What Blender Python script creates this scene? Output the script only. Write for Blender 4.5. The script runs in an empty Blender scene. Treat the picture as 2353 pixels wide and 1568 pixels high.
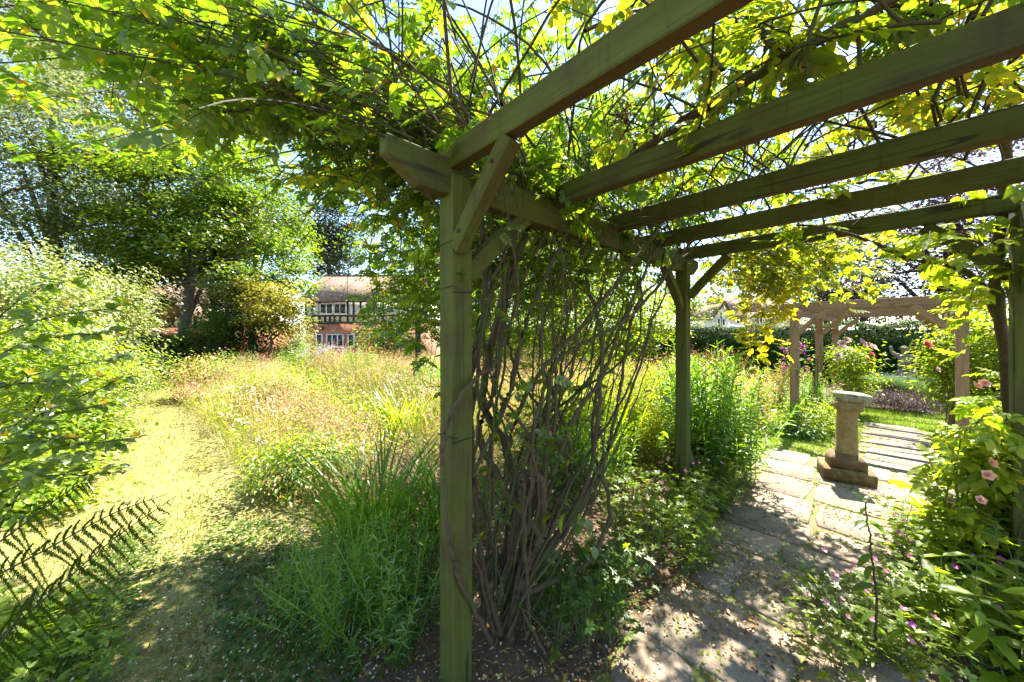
import bpy, bmesh, math, random
import numpy as np
from mathutils import Vector, Matrix

# ------------------------------------------------------------------ camera, sky, sun, exposure
scene = bpy.context.scene
COL = scene.collection
F, CX, HY, CAMZ = 804.0, 1176.0, 770.0, 1.45      # measured on the photograph (2353 x 1568 px scale)
cam = bpy.data.cameras.new('camera')
cam.lens, cam.sensor_width = 36.0 * F / 2353.0, 36.0
cam.shift_y = -14.0 / 2353.0
cam.clip_start, cam.clip_end = 0.05, 3000.0
camo = bpy.data.objects.new('camera', cam)
camo.location = (0, 0, CAMZ)
camo.rotation_euler = (math.pi / 2, 0, 0)
COL.objects.link(camo)
scene.camera = camo

U = Vector((0.72, 0.694, 0)).normalized()         # along the pergola walk, away to the right
V = Vector((-U.y, U.x, 0))                        # across it, away to the left
SUN_EL, SUN_AZ = math.radians(57), math.radians(44)   # azimuth from +Y towards +X
sv = Vector((math.sin(SUN_AZ) * math.cos(SUN_EL), math.cos(SUN_AZ) * math.cos(SUN_EL), math.sin(SUN_EL)))
world = bpy.data.worlds.new('World')
scene.world = world
world.use_nodes = True
wn = world.node_tree
bg = wn.nodes['Background']
sky = wn.nodes.new('ShaderNodeTexSky')
sky.sky_type = 'NISHITA'
sky.sun_disc = False
sky.sun_elevation, sky.sun_rotation = SUN_EL, SUN_AZ
sky.air_density, sky.dust_density, sky.ozone_density = 1.0, 0.25, 1.5
wn.links.new(sky.outputs['Color'], bg.inputs['Color'])
bg.inputs['Strength'].default_value = 0.095
sl = bpy.data.lights.new('sun', 'SUN')
sl.energy, sl.angle, sl.color = 5.0, math.radians(0.53), (1.0, 0.92, 0.77)
so = bpy.data.objects.new('sun', sl)
so.rotation_euler = (-sv).to_track_quat('-Z', 'Y').to_euler()
so.location = sv * 60
COL.objects.link(so)
scene.view_settings.view_transform = 'Standard'
scene.view_settings.look = 'None'
scene.view_settings.gamma = 1.0
scene.view_settings.exposure = 2.5
scene.cycles.max_bounces = 9
scene.cycles.diffuse_bounces = 5
scene.cycles.transmission_bounces = 6
scene.cycles.glossy_bounces = 3
scene.cycles.transparent_max_bounces = 6

RNG = np.random.default_rng(7)
R3 = random.Random(11)


def W(px, py, Y):
    """photo pixel (2353 px scale) + depth -> world point"""
    return Vector(((px - CX) / F * Y, Y, CAMZ + (HY - py) / F * Y))


def G(px, py):
    """photo pixel on the ground -> world point"""
    return W(px, py, CAMZ * F / (py - HY))


O0 = Vector((0.38, 0.80, 0))                      # pergola axis, camera end


def ST(s, t, z=0.0):
    p = O0 + U * s + V * t
    return Vector((p.x, p.y, z))


def gz(x, y):
    """ground height"""
    y = np.asarray(y, float)
    k = np.clip((y - 13) / 12, 0, 1)
    return -0.5 * k * k * (3 - 2 * k) + 0.0 * np.asarray(x)


# ------------------------------------------------------------------ materials
MATS = {}


def new_mat(name):
    m = bpy.data.materials.new(name)
    m.use_nodes = True
    nt = m.node_tree
    nt.nodes.clear()
    out = nt.nodes.new('ShaderNodeOutputMaterial')
    MATS[name] = m
    return m, nt, nt.nodes, nt.links, out


def ramp(nodes, stops, interp='LINEAR'):
    r = nodes.new('ShaderNodeValToRGB')
    r.color_ramp.interpolation = interp
    el = r.color_ramp.elements
    while len(el) > 1:
        el.remove(el[-1])
    el[0].position = stops[0][0]
    el[0].color = (*stops[0][1], 1)
    for p, c in stops[1:]:
        e = el.new(p)
        e.color = (*c, 1)
    return r


def mixc(nt, fac, a, b, mode='MIX'):
    m = nt.nodes.new('ShaderNodeMix')
    m.data_type = 'RGBA'
    m.blend_type = mode
    for sock, v in ((m.inputs[0], fac), (m.inputs[6], a), (m.inputs[7], b)):
        if hasattr(v, 'is_linked'):
            nt.links.new(v, sock)
        elif isinstance(v, (int, float)):
            sock.default_value = v
        else:
            sock.default_value = (*v, 1)
    return m.outputs[2]


def noise(nt, scale, detail=3, rough=0.55, vec=None, dim='3D'):
    n = nt.nodes.new('ShaderNodeTexNoise')
    n.inputs['Scale'].default_value = scale
    n.inputs['Detail'].default_value = detail
    n.inputs['Roughness'].default_value = rough
    if vec is not None:
        nt.links.new(vec, n.inputs['Vector'])
    return n


def mapping(nt, vec, scale=(1, 1, 1), loc=(0, 0, 0)):
    m = nt.nodes.new('ShaderNodeMapping')
    m.inputs['Scale'].default_value = scale
    m.inputs['Location'].default_value = loc
    nt.links.new(vec, m.inputs['Vector'])
    return m.outputs[0]


def leaf_mat(name, stops, tmul=(1.9, 1.75, 0.7), tfac=0.5, gloss=0.05, rough=0.38, nscale=1.2, vary=0.35):
    m, nt, N, L, out = new_mat(name)
    geo = N.new('ShaderNodeNewGeometry')
    rp = ramp(N, stops)
    L.new(geo.outputs['Random Per Island'], rp.inputs[0])
    nz = noise(nt, nscale, 2, 0.5, geo.outputs['Position'])
    vr = ramp(N, [(0.3, (1 - vary,) * 3), (0.7, (1 + vary * 0.6, 1 + vary * 0.5, 1 - vary * 0.2))])
    L.new(nz.outputs['Fac'], vr.inputs[0])
    col = mixc(nt, 1.0, rp.outputs[0], vr.outputs[0], 'MULTIPLY')
    tcol = mixc(nt, 1.0, col, tmul, 'MULTIPLY')
    d = N.new('ShaderNodeBsdfDiffuse')
    t = N.new('ShaderNodeBsdfTranslucent')
    L.new(col, d.inputs['Color'])
    L.new(tcol, t.inputs['Color'])
    mx = N.new('ShaderNodeMixShader')
    mx.inputs[0].default_value = tfac
    L.new(d.outputs[0], mx.inputs[1])
    L.new(t.outputs[0], mx.inputs[2])
    g = N.new('ShaderNodeBsdfGlossy')
    g.inputs['Roughness'].default_value = rough
    g.inputs['Color'].default_value = (0.9, 0.95, 1.0, 1)
    mg = N.new('ShaderNodeMixShader')
    mg.inputs[0].default_value = gloss
    L.new(mx.outputs[0], mg.inputs[1])
    L.new(g.outputs[0], mg.inputs[2])
    L.new(mg.outputs[0], out.inputs[0])
    return m


def flower_mat(name, a, b):
    return leaf_mat(name, [(0, a), (1, b)], tmul=(1.2, 1.1, 1.1), tfac=0.4, gloss=0.02, vary=0.15)


ROSE = leaf_mat('rose_leaf', [(0, (.045, .105, .010)), (.5, (.075, .15, .014)), (.93, (.12, .20, .018)), (.97, (.20, .21, .02)), (.99, (.34, .23, .03)), (1, (.30, .12, .03))], tmul=(2.8, 2.4, .8), tfac=.66)
ROSEY = leaf_mat('rose_leaf_golden', [(0, (.085, .15, .013)), (.5, (.14, .20, .017)), (.78, (.22, .24, .022)), (.93, (.36, .30, .035)), (1, (.42, .25, .05))], tmul=(2.5, 2.3, .8), tfac=.66)
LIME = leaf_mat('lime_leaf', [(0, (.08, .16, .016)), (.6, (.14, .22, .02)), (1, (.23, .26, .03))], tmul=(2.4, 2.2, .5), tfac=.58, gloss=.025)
SUNL = leaf_mat('lime_leaf_painted_sunlit', [(0, (.10, .19, .016)), (.6, (.18, .27, .022)), (1, (.32, .34, .045))], tmul=(2.2, 2.0, .5), tfac=.58, gloss=.02)  # lighter copy of the lime leaf, sunlight put into its colour
GOLDL = leaf_mat('golden_rose_leaf', [(0, (.17, .22, .02)), (.5, (.29, .30, .03)), (1, (.46, .41, .06))], tmul=(2.0, 1.9, .4), tfac=.58, gloss=.02)
HYP = leaf_mat('shrub_leaf_blue_green', [(0, (.06, .13, .018)), (.6, (.105, .18, .024)), (1, (.16, .22, .03))], gloss=.05, rough=.42, tfac=.58, tmul=(2.8, 2.4, .6))
DARK = leaf_mat('dark_leaf', [(0, (.018, .046, .010)), (.6, (.034, .076, .014)), (1, (.062, .11, .018))], tmul=(1.6, 1.6, .6), tfac=.4, gloss=.015, rough=.45)
SILV = leaf_mat('silver_leaf', [(0, (.07, .10, .045)), (.6, (.13, .17, .085)), (1, (.27, .30, .18))], tmul=(1.5, 1.5, .7), tfac=.4, gloss=.06, rough=.4)
VARIEG = leaf_mat('variegated_leaf', [(0, (.11, .17, .04)), (.45, (.21, .27, .07)), (1, (.42, .43, .18))], tmul=(1.2, 1.2, .6), tfac=.4)
MAPLE = leaf_mat('maple_leaf', [(0, (.05, .105, .012)), (.5, (.09, .16, .015)), (.94, (.15, .21, .02)), (1, (.30, .20, .05))], tmul=(2.1, 2.1, .5), tfac=.5, vary=.4, nscale=.6)
GOLD = leaf_mat('golden_leaf', [(0, (.16, .20, .02)), (.5, (.30, .31, .04)), (1, (.52, .45, .10))], tmul=(1.3, 1.2, .5), tfac=.45)
COPPER = leaf_mat('copper_leaf', [(0, (.025, .010, .016)), (.6, (.055, .022, .03)), (1, (.13, .06, .06))], tmul=(1.8, 1.0, .9), tfac=.35, gloss=.1)
CONIF = leaf_mat('conifer_needle', [(0, (.016, .040, .022)), (1, (.05, .085, .05))], tmul=(1.2, 1.2, .7), tfac=.15, gloss=.08)
BLADE = leaf_mat('sword_leaf', [(0, (.045, .12, .016)), (.7, (.08, .17, .02)), (1, (.15, .21, .03))], tmul=(2.2, 2.1, .5), tfac=.55, gloss=.025)
PHLOX = leaf_mat('phlox_leaf', [(0, (.06, .16, .016)), (.6, (.11, .23, .022)), (1, (.18, .27, .03))], tmul=(2.1, 2.0, .5), tfac=.55, gloss=.05)
WEED = leaf_mat('weed_leaf', [(0, (.045, .10, .018)), (.7, (.08, .16, .03)), (1, (.14, .20, .03))], gloss=.02, tmul=(2.3, 2.1, .5), tfac=.52)
LAWN = leaf_mat('lawn_blade', [(0, (.11, .17, .02)), (.4, (.20, .23, .04)), (.7, (.34, .29, .11)), (1, (.47, .35, .19))], tmul=(1.3, 1.15, .8), tfac=.35, gloss=.01, nscale=2.6, vary=.6)
LAWN2 = leaf_mat('green_lawn_blade', [(0, (.09, .20, .016)), (.6, (.14, .26, .02)), (1, (.24, .29, .04))], tmul=(1.6, 1.6, .5), tfac=.4, gloss=.02)
MEADOW = leaf_mat('meadow_blade', [(0, (.14, .22, .03)), (.4, (.26, .31, .06)), (.7, (.44, .38, .15)), (1, (.58, .43, .24))], tmul=(1.3, 1.2, .7), tfac=.45, gloss=.02)
SEED = leaf_mat('meadow_seedhead', [(0, (.52, .26, .17)), (.5, (.62, .38, .27)), (1, (.66, .50, .38))], tmul=(1.2, 1.1, .9), tfac=.4, gloss=.0)
LITTER = leaf_mat('fallen_leaf', [(0, (.10, .045, .02)), (.5, (.22, .11, .045)), (.85, (.36, .22, .07)), (1, (.45, .36, .08))], tmul=(1, 1, .8), tfac=.2, gloss=.03)
PETAL = leaf_mat('fallen_petal', [(0, (.55, .47, .38)), (1, (.75, .70, .62))], tmul=(1, 1, 1), tfac=.3, gloss=.0)
LAV = leaf_mat('lavender_leaf', [(0, (.07, .13, .06)), (1, (.14, .21, .11))], tmul=(1.3, 1.4, .8), tfac=.35, gloss=.03)
HEATH = leaf_mat('heather_twig', [(0, (.07, .045, .05)), (1, (.15, .10, .11))], tmul=(1, 1, 1), tfac=.2, gloss=.02)
FERN = leaf_mat('fern_pinnule', [(0, (.034, .070, .007)), (1, (.075, .115, .010))], tmul=(1.6, 1.6, .4), tfac=.4, gloss=.0)
PINK = flower_mat('pink_petal', (.62, .14, .30), (.75, .30, .45))
PALEP = flower_mat('pale_pink_petal', (.72, .42, .46), (.80, .62, .62))
MAG = flower_mat('magenta_petal', (.38, .03, .30), (.55, .08, .42))
REDP = flower_mat('red_petal', (.62, .05, .04), (.72, .14, .08))
CORAL = flower_mat('coral_petal', (.72, .13, .12), (.80, .26, .20))
LILAC = flower_mat('lilac_petal', (.26, .22, .46), (.40, .34, .58))
YEL = flower_mat('yellow_petal', (.70, .45, .03), (.80, .58, .08))
ROSEP = flower_mat('rose_petal', (.76, .40, .33), (.84, .58, .48))


def bark_mat(name, a, b, scale=30, green=None):
    m, nt, N, L, out = new_mat(name)
    geo = N.new('ShaderNodeNewGeometry')
    nz = noise(nt, scale, 4, 0.65, geo.outputs['Position'])
    rp = ramp(N, [(0.3, a), (0.7, b)])
    L.new(nz.outputs['Fac'], rp.inputs[0])
    col = rp.outputs[0]
    if green:
        n2 = noise(nt, 5, 3, 0.6, geo.outputs['Position'])
        r2 = ramp(N, [(0.45, (0, 0, 0)), (0.62, (1, 1, 1))])
        L.new(n2.outputs['Fac'], r2.inputs[0])
        col = mixc(nt, r2.outputs[0], col, green)
    b_ = N.new('ShaderNodeBsdfPrincipled')
    L.new(col, b_.inputs['Base Color'])
    b_.inputs['Roughness'].default_value = 0.85
    bp = N.new('ShaderNodeBump')
    bp.inputs['Strength'].default_value = 0.6
    bp.inputs['Distance'].default_value = 0.004
    L.new(nz.outputs['Fac'], bp.inputs['Height'])
    L.new(bp.outputs[0], b_.inputs['Normal'])
    L.new(b_.outputs[0], out.inputs[0])
    return m


CANE = bark_mat('rose_cane_bark', (.030, .018, .008), (.085, .050, .024), 45, (.045, .052, .010))
CANEG = bark_mat('green_cane_bark', (.030, .036, .008), (.07, .072, .016), 40)
TWIG = bark_mat('twig_bark', (.022, .018, .007), (.055, .040, .016), 60)
STEMG = bark_mat('green_stem', (.06, .10, .02), (.12, .17, .035), 60)
TRUNK = bark_mat('tree_bark', (.03, .026, .02), (.09, .075, .055), 9, (.05, .06, .03))


def wood_mat(name, brown, green, under, gmix=(.38, .62)):
    m, nt, N, L, out = new_mat(name)
    tc = N.new('ShaderNodeTexCoord')
    geo = N.new('ShaderNodeNewGeometry')
    info = N.new('ShaderNodeObjectInfo')
    addv = N.new('ShaderNodeVectorMath')
    addv.operation = 'ADD'
    L.new(tc.outputs['Object'], addv.inputs[0])
    sc = N.new('ShaderNodeVectorMath')
    sc.operation = 'SCALE'
    sc.inputs[0].default_value = (13, 7, 5)
    L.new(info.outputs['Random'], sc.inputs['Scale'])
    L.new(sc.outputs[0], addv.inputs[1])
    vec = addv.outputs[0]
    grain = noise(nt, 1.0, 5, 0.7, mapping(nt, vec, (2.2, 90, 90)))
    grain2 = noise(nt, 1.0, 3, 0.6, mapping(nt, vec, (1.2, 22, 22)))
    blot = noise(nt, 4.5, 4, 0.65, vec)
    gr = ramp(N, [(gmix[0], (0, 0, 0)), (gmix[1], (1, 1, 1))])
    L.new(blot.outputs['Fac'], gr.inputs[0])
    col = mixc(nt, gr.outputs[0], brown, green)
    # underside keeps the bare brown timber, no algae there
    sx = N.new('ShaderNodeSeparateXYZ')
    L.new(geo.outputs['Normal'], sx.inputs[0])
    ur = ramp(N, [(0.0, (1, 1, 1)), (0.25, (0, 0, 0))])
    mr = N.new('ShaderNodeMapRange')
    mr.inputs[1].default_value, mr.inputs[2].default_value = -1, 0.3
    L.new(sx.outputs[2], mr.inputs[0])
    L.new(mr.outputs[0], ur.inputs[0])
    col = mixc(nt, ur.outputs[0], col, under)
    g1 = ramp(N, [(0.25, (.55, .52, .48)), (0.55, (1, 1, 1)), (0.8, (1.25, 1.2, 1.1))])
    L.new(grain.outputs['Fac'], g1.inputs[0])
    col = mixc(nt, 0.8, col, g1.outputs[0], 'MULTIPLY')
    g2 = ramp(N, [(0.30, (.35, .35, .33)), (0.42, (1, 1, 1))])
    L.new(grain2.outputs['Fac'], g2.inputs[0])
    col = mixc(nt, 0.7, col, g2.outputs[0], 'MULTIPLY')
    # dark water stains running down the faces
    st = noise(nt, 1.0, 3, 0.6, mapping(nt, geo.outputs['Position'], (30, 30, 2.2)))
    sr = ramp(N, [(0.58, (1, 1, 1)), (0.72, (.45, .45, .45))])
    L.new(st.outputs['Fac'], sr.inputs[0])
    col = mixc(nt, 0.75, col, sr.outputs[0], 'MULTIPLY')
    # dirt and black algae creeping down from the top edge
    so_ = N.new('ShaderNodeSeparateXYZ')
    L.new(tc.outputs['Object'], so_.inputs[0])
    en = noise(nt, 1.0, 4, 0.7, mapping(nt, geo.outputs['Position'], (16, 16, 3.0)))
    ad = N.new('ShaderNodeMath')
    ad.operation = 'MULTIPLY_ADD'
    ad.inputs[1].default_value, ad.inputs[2].default_value = .16, -.115
    L.new(en.outputs['Fac'], ad.inputs[0])
    sb = N.new('ShaderNodeMath')
    L.new(so_.outputs[2], sb.inputs[0])
    L.new(ad.outputs[0], sb.inputs[1])
    er = ramp(N, [(0.030, (0, 0, 0)), (0.052, (1, 1, 1))])
    L.new(sb.outputs[0], er.inputs[0])
    col = mixc(nt, er.outputs[0], col, mixc(nt, 1.0, col, (.42, .44, .42), 'MULTIPLY'))
    # knots
    vo = N.new('ShaderNodeTexVoronoi')
    vo.inputs['Scale'].default_value = 1.0
    L.new(mapping(nt, vec, (2.6, 9, 9)), vo.inputs['Vector'])
    kr = ramp(N, [(0.05, (.35, .3, .25)), (0.11, (.75, .7, .6)), (0.16, (1, 1, 1))])
    L.new(vo.outputs['Distance'], kr.inputs[0])
    col = mixc(nt, 0.8, col, kr.outputs[0], 'MULTIPLY')
    # long drying checks along the grain
    ck = noise(nt, 1.0, 2, 0.5, mapping(nt, vec, (.55, 11, 11)))
    cr = ramp(N, [(0.486, (1, 1, 1)), (0.496, (.22, .2, .16)), (0.504, (.22, .2, .16)), (0.514, (1, 1, 1))])
    L.new(ck.outputs['Fac'], cr.inputs[0])
    ckm = noise(nt, 2.1, 1, 0.5, vec)
    cm_ = ramp(N, [(0.5, (0, 0, 0)), (0.58, (1, 1, 1))])
    L.new(ckm.outputs['Fac'], cm_.inputs[0])
    col = mixc(nt, cm_.outputs[0], col, mixc(nt, 1.0, col, cr.outputs[0], 'MULTIPLY'))
    p = N.new('ShaderNodeBsdfPrincipled')
    L.new(col, p.inputs['Base Color'])
    p.inputs['Roughness'].default_value = 0.82
    bp = N.new('ShaderNodeBump')
    bp.inputs['Strength'].default_value = 0.5
    bp.inputs['Distance'].default_value = 0.003
    L.new(grain.outputs['Fac'], bp.inputs['Height'])
    L.new(bp.outputs[0], p.inputs['Normal'])
    L.new(p.outputs[0], out.inputs[0])
    return m


WOOD = wood_mat('mossy_timber', (.050, .043, .004), (.055, .070, .0015), (.064, .036, .009), (.36, .54))
WOOD2 = wood_mat('weathered_timber', (.23, .145, .07), (.17, .125, .045), (.20, .12, .06), (.5, .75))


def stone_mat(name, a, b, moss=None, mossfac=(.5, .7), scale=7, mossz=None):
    m, nt, N, L, out = new_mat(name)
    geo = N.new('ShaderNodeNewGeometry')
    info = N.new('ShaderNodeObjectInfo')
    n1 = noise(nt, scale, 6, 0.65, geo.outputs['Position'])
    r1 = ramp(N, [(0.3, a), (0.7, b)])
    L.new(n1.outputs['Fac'], r1.inputs[0])
    rv = ramp(N, [(0, (.82, .82, .84)), (1, (1.12, 1.08, 1.02))])
    L.new(info.outputs['Random'], rv.inputs[0])
    col = mixc(nt, 1.0, r1.outputs[0], rv.outputs[0], 'MULTIPLY')
    n3 = noise(nt, 90, 3, 0.7, geo.outputs['Position'])
    r3 = ramp(N, [(0.35, (.7, .68, .64)), (0.6, (1.1, 1.1, 1.1))])
    L.new(n3.outputs['Fac'], r3.inputs[0])
    col = mixc(nt, 0.7, col, r3.outputs[0], 'MULTIPLY')
    if moss:
        n2 = noise(nt, 9, 5, 0.7, geo.outputs['Position'])
        r2 = ramp(N, [(mossfac[0], (0, 0, 0)), (mossfac[1], (1, 1, 1))])
        L.new(n2.outputs['Fac'], r2.inputs[0])
        col = mixc(nt, r2.outputs[0], col, moss)
    p = N.new('ShaderNodeBsdfPrincipled')
    L.new(col, p.inputs['Base Color'])
    p.inputs['Roughness'].default_value = 0.9
    bp = N.new('ShaderNodeBump')
    bp.inputs['Strength'].default_value = 0.6
    bp.inputs['Distance'].default_value = 0.008
    L.new(n1.outputs['Fac'], bp.inputs['Height'])
    L.new(bp.outputs[0], p.inputs['Normal'])
    L.new(p.outputs[0], out.inputs[0])
    return m


FLAG = stone_mat('york_flagstone', (.15, .12, .095), (.235, .19, .145), (.09, .09, .03), (.64, .78))
PED = stone_mat('pedestal_stone', (.17, .12, .055), (.28, .21, .10), (.13, .12, .05), (.55, .75), 14)
PEDTOP = stone_mat('pedestal_top_stone', (.24, .22, .17), (.40, .37, .29), (.11, .11, .04), (.46, .6), 14)
PEDMOSS = stone_mat('mossy_pedestal_stone', (.075, .045, .022), (.15, .09, .04), (.17, .15, .03), (.52, .68), 18)
STATUE = stone_mat('statue_stone', (.10, .09, .07), (.19, .17, .13), (.08, .085, .045), (.55, .75), 14)


def plain(name, col, rough=0.7, metal=0.0):
    m, nt, N, L, out = new_mat(name)
    p = N.new('ShaderNodeBsdfPrincipled')
    geo = N.new('ShaderNodeNewGeometry')
    n1 = noise(nt, 3.0, 4, 0.6, geo.outputs['Position'])
    r1 = ramp(N, [(0.3, tuple(c * .85 for c in col)), (0.7, tuple(min(1, c * 1.1) for c in col))])
    L.new(n1.outputs['Fac'], r1.inputs[0])
    L.new(r1.outputs[0], p.inputs['Base Color'])
    p.inputs['Roughness'].default_value = rough
    p.inputs['Metallic'].default_value = metal
    L.new(p.outputs[0], out.inputs[0])
    return m


RENDERW = plain('white_render', (.72, .71, .68), .85)
TIMBLK = plain('black_timber', (.03, .028, .026), .7)
WFRAME = plain('white_window_frame', (.78, .78, .77), .4)
BEIGE = plain('beige_render', (.52, .42, .32), .85)
WIRE = plain('green_wire', (.05, .22, .14), .5)
DARKMETAL = plain('dark_metal', (.03, .03, .025), .5, .6)


def glass_mat():
    m, nt, N, L, out = new_mat('window_glass')
    p = N.new('ShaderNodeBsdfPrincipled')
    p.inputs['Base Color'].default_value = (.03, .035, .035, 1)
    p.inputs['Roughness'].default_value = 0.06
    L.new(p.outputs[0], out.inputs[0])
    return m


GLASS = glass_mat()


def brick_mat():
    m, nt, N, L, out = new_mat('red_brick')
    tc = N.new('ShaderNodeTexCoord')
    mp = N.new('ShaderNodeMapping')
    mp.inputs['Rotation'].default_value = (math.pi / 2, 0, 0)
    L.new(tc.outputs['Object'], mp.inputs['Vector'])
    b = N.new('ShaderNodeTexBrick')
    L.new(mp.outputs[0], b.inputs['Vector'])
    b.inputs['Color1'].default_value = (.34, .095, .045, 1)
    b.inputs['Color2'].default_value = (.44, .14, .07, 1)
    b.inputs['Mortar'].default_value = (.36, .27, .20, 1)
    b.inputs['Scale'].default_value = 1
    b.inputs['Brick Width'].default_value = .23
    b.inputs['Row Height'].default_value = .075
    b.inputs['Mortar Size'].default_value = .008
    p = N.new('ShaderNodeBsdfPrincipled')
    L.new(b.outputs['Color'], p.inputs['Base Color'])
    p.inputs['Roughness'].default_value = .9
    L.new(p.outputs[0], out.inputs[0])
    return m


BRICK = brick_mat()


def tile_mat():
    m, nt, N, L, out = new_mat('clay_roof_tile')
    tc = N.new('ShaderNodeTexCoord')
    b = N.new('ShaderNodeTexBrick')
    L.new(tc.outputs['UV'], b.inputs['Vector'])
    b.inputs['Color1'].default_value = (.22, .13, .10, 1)
    b.inputs['Color2'].default_value = (.31, .20, .16, 1)
    b.inputs['Mortar'].default_value = (.11, .07, .055, 1)
    b.inputs['Scale'].default_value = 1
    b.inputs['Brick Width'].default_value = .17
    b.inputs['Row Height'].default_value = .12
    b.inputs['Mortar Size'].default_value = .010
    geo = N.new('ShaderNodeNewGeometry')
    nz = noise(nt, .8, 5, .7, geo.outputs['Position'])
    rr = ramp(N, [(.3, (.75, .75, .75)), (.7, (1.25, 1.2, 1.15))])
    L.new(nz.outputs['Fac'], rr.inputs[0])
    col = mixc(nt, 1.0, b.outputs['Color'], rr.outputs[0], 'MULTIPLY')
    p = N.new('ShaderNodeBsdfPrincipled')
    L.new(col, p.inputs['Base Color'])
    p.inputs['Roughness'].default_value = .9
    L.new(p.outputs[0], out.inputs[0])
    return m


TILE = tile_mat()


def ground_mat():
    m, nt, N, L, out = new_mat('garden_ground')
    geo = N.new('ShaderNodeNewGeometry')
    pos = geo.outputs['Position']
    n1 = noise(nt, 1.1, 5, .65, pos)
    n2 = noise(nt, 14, 5, .7, pos)
    n3 = noise(nt, 70, 3, .7, pos)
    soil = ramp(N, [(.3, (.060, .038, .022)), (.7, (.15, .095, .055))])
    L.new(n2.outputs['Fac'], soil.inputs[0])
    turf = ramp(N, [(.25, (.09, .12, .018)), (.5, (.19, .18, .05)), (.75, (.32, .25, .10))])
    L.new(n2.outputs['Fac'], turf.inputs[0])
    sel = ramp(N, [(.36, (0, 0, 0)), (.52, (1, 1, 1))])
    L.new(n1.outputs['Fac'], sel.inputs[0])
    att = N.new('ShaderNodeAttribute')
    att.attribute_name = 'turf'
    col = mixc(nt, att.outputs['Fac'], soil.outputs[0], turf.outputs[0])
    fine = ramp(N, [(.3, (.6, .6, .6)), (.6, (1.15, 1.15, 1.15))])
    L.new(n3.outputs['Fac'], fine.inputs[0])
    col = mixc(nt, .8, col, fine.outputs[0], 'MULTIPLY')
    p = N.new('ShaderNodeBsdfPrincipled')
    L.new(col, p.inputs['Base Color'])
    p.inputs['Roughness'].default_value = .95
    bp = N.new('ShaderNodeBump')
    bp.inputs['Strength'].default_value = .8
    bp.inputs['Distance'].default_value = .02
    L.new(n2.outputs['Fac'], bp.inputs['Height'])
    L.new(bp.outputs[0], p.inputs['Normal'])
    L.new(p.outputs[0], out.inputs[0])
    return m


GROUND = ground_mat()
JOINT = stone_mat('mossy_joint', (.07, .05, .028), (.17, .12, .065), (.11, .14, .022), (.42, .6), 16)


# ------------------------------------------------------------------ mesh helpers
def np_mesh(name, Vt, Fc):
    """Vt (n,3); Fc list of (m,k) int arrays or a single one"""
    if not isinstance(Fc, (list, tuple)):
        Fc = [Fc]
    Fc = [np.asarray(f, np.int32) for f in Fc if len(f)]
    me = bpy.data.meshes.new(name)
    me.vertices.add(len(Vt))
    me.vertices.foreach_set('co', np.asarray(Vt, np.float32).ravel())
    nl = sum(f.size for f in Fc)
    npoly = sum(len(f) for f in Fc)
    me.loops.add(nl)
    me.polygons.add(npoly)
    me.loops.foreach_set('vertex_index', np.concatenate([f.ravel() for f in Fc]))
    tot = np.concatenate([np.full(len(f), f.shape[1], np.int32) for f in Fc])
    start = np.concatenate([[0], np.cumsum(tot)[:-1]]).astype(np.int32)
    me.polygons.foreach_set('loop_start', start)
    me.update(calc_edges=True)
    return me


def link(name, me, mat=None, parent=None, smooth=False):
    o = bpy.data.objects.new(name, me)
    if mat is not None and len(me.materials) == 0:
        me.materials.append(mat)
    if smooth:
        me.polygons.foreach_set('use_smooth', np.ones(len(me.polygons), bool))
    COL.objects.link(o)
    if parent is not None:
        o.parent = parent
    return o


def tag(o, label=None, cat=None, group=None, kind=None):
    for k, v in (('label', label), ('category', cat), ('group', group), ('kind', kind)):
        if v:
            o[k] = v
    return o


def thing(name, loc=(0, 0, 0), label=None, cat=None, group=None):
    o = bpy.data.objects.new(name, None)
    o.empty_display_size = 0.1
    o.location = loc
    COL.objects.link(o)
    return tag(o, label, cat, group)


def at_root(o, root):
    """parent o (built in world coordinates) to a root that only has a translation"""
    o.parent = root
    o.matrix_parent_inverse = Matrix.Translation(-root.location)
    return o


def piece(name, me, mat, root, smooth=False, kind=None):
    o = link(name, me, mat, None, smooth)
    at_root(o, root)
    if kind:
        o['kind'] = kind
    return o


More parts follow.
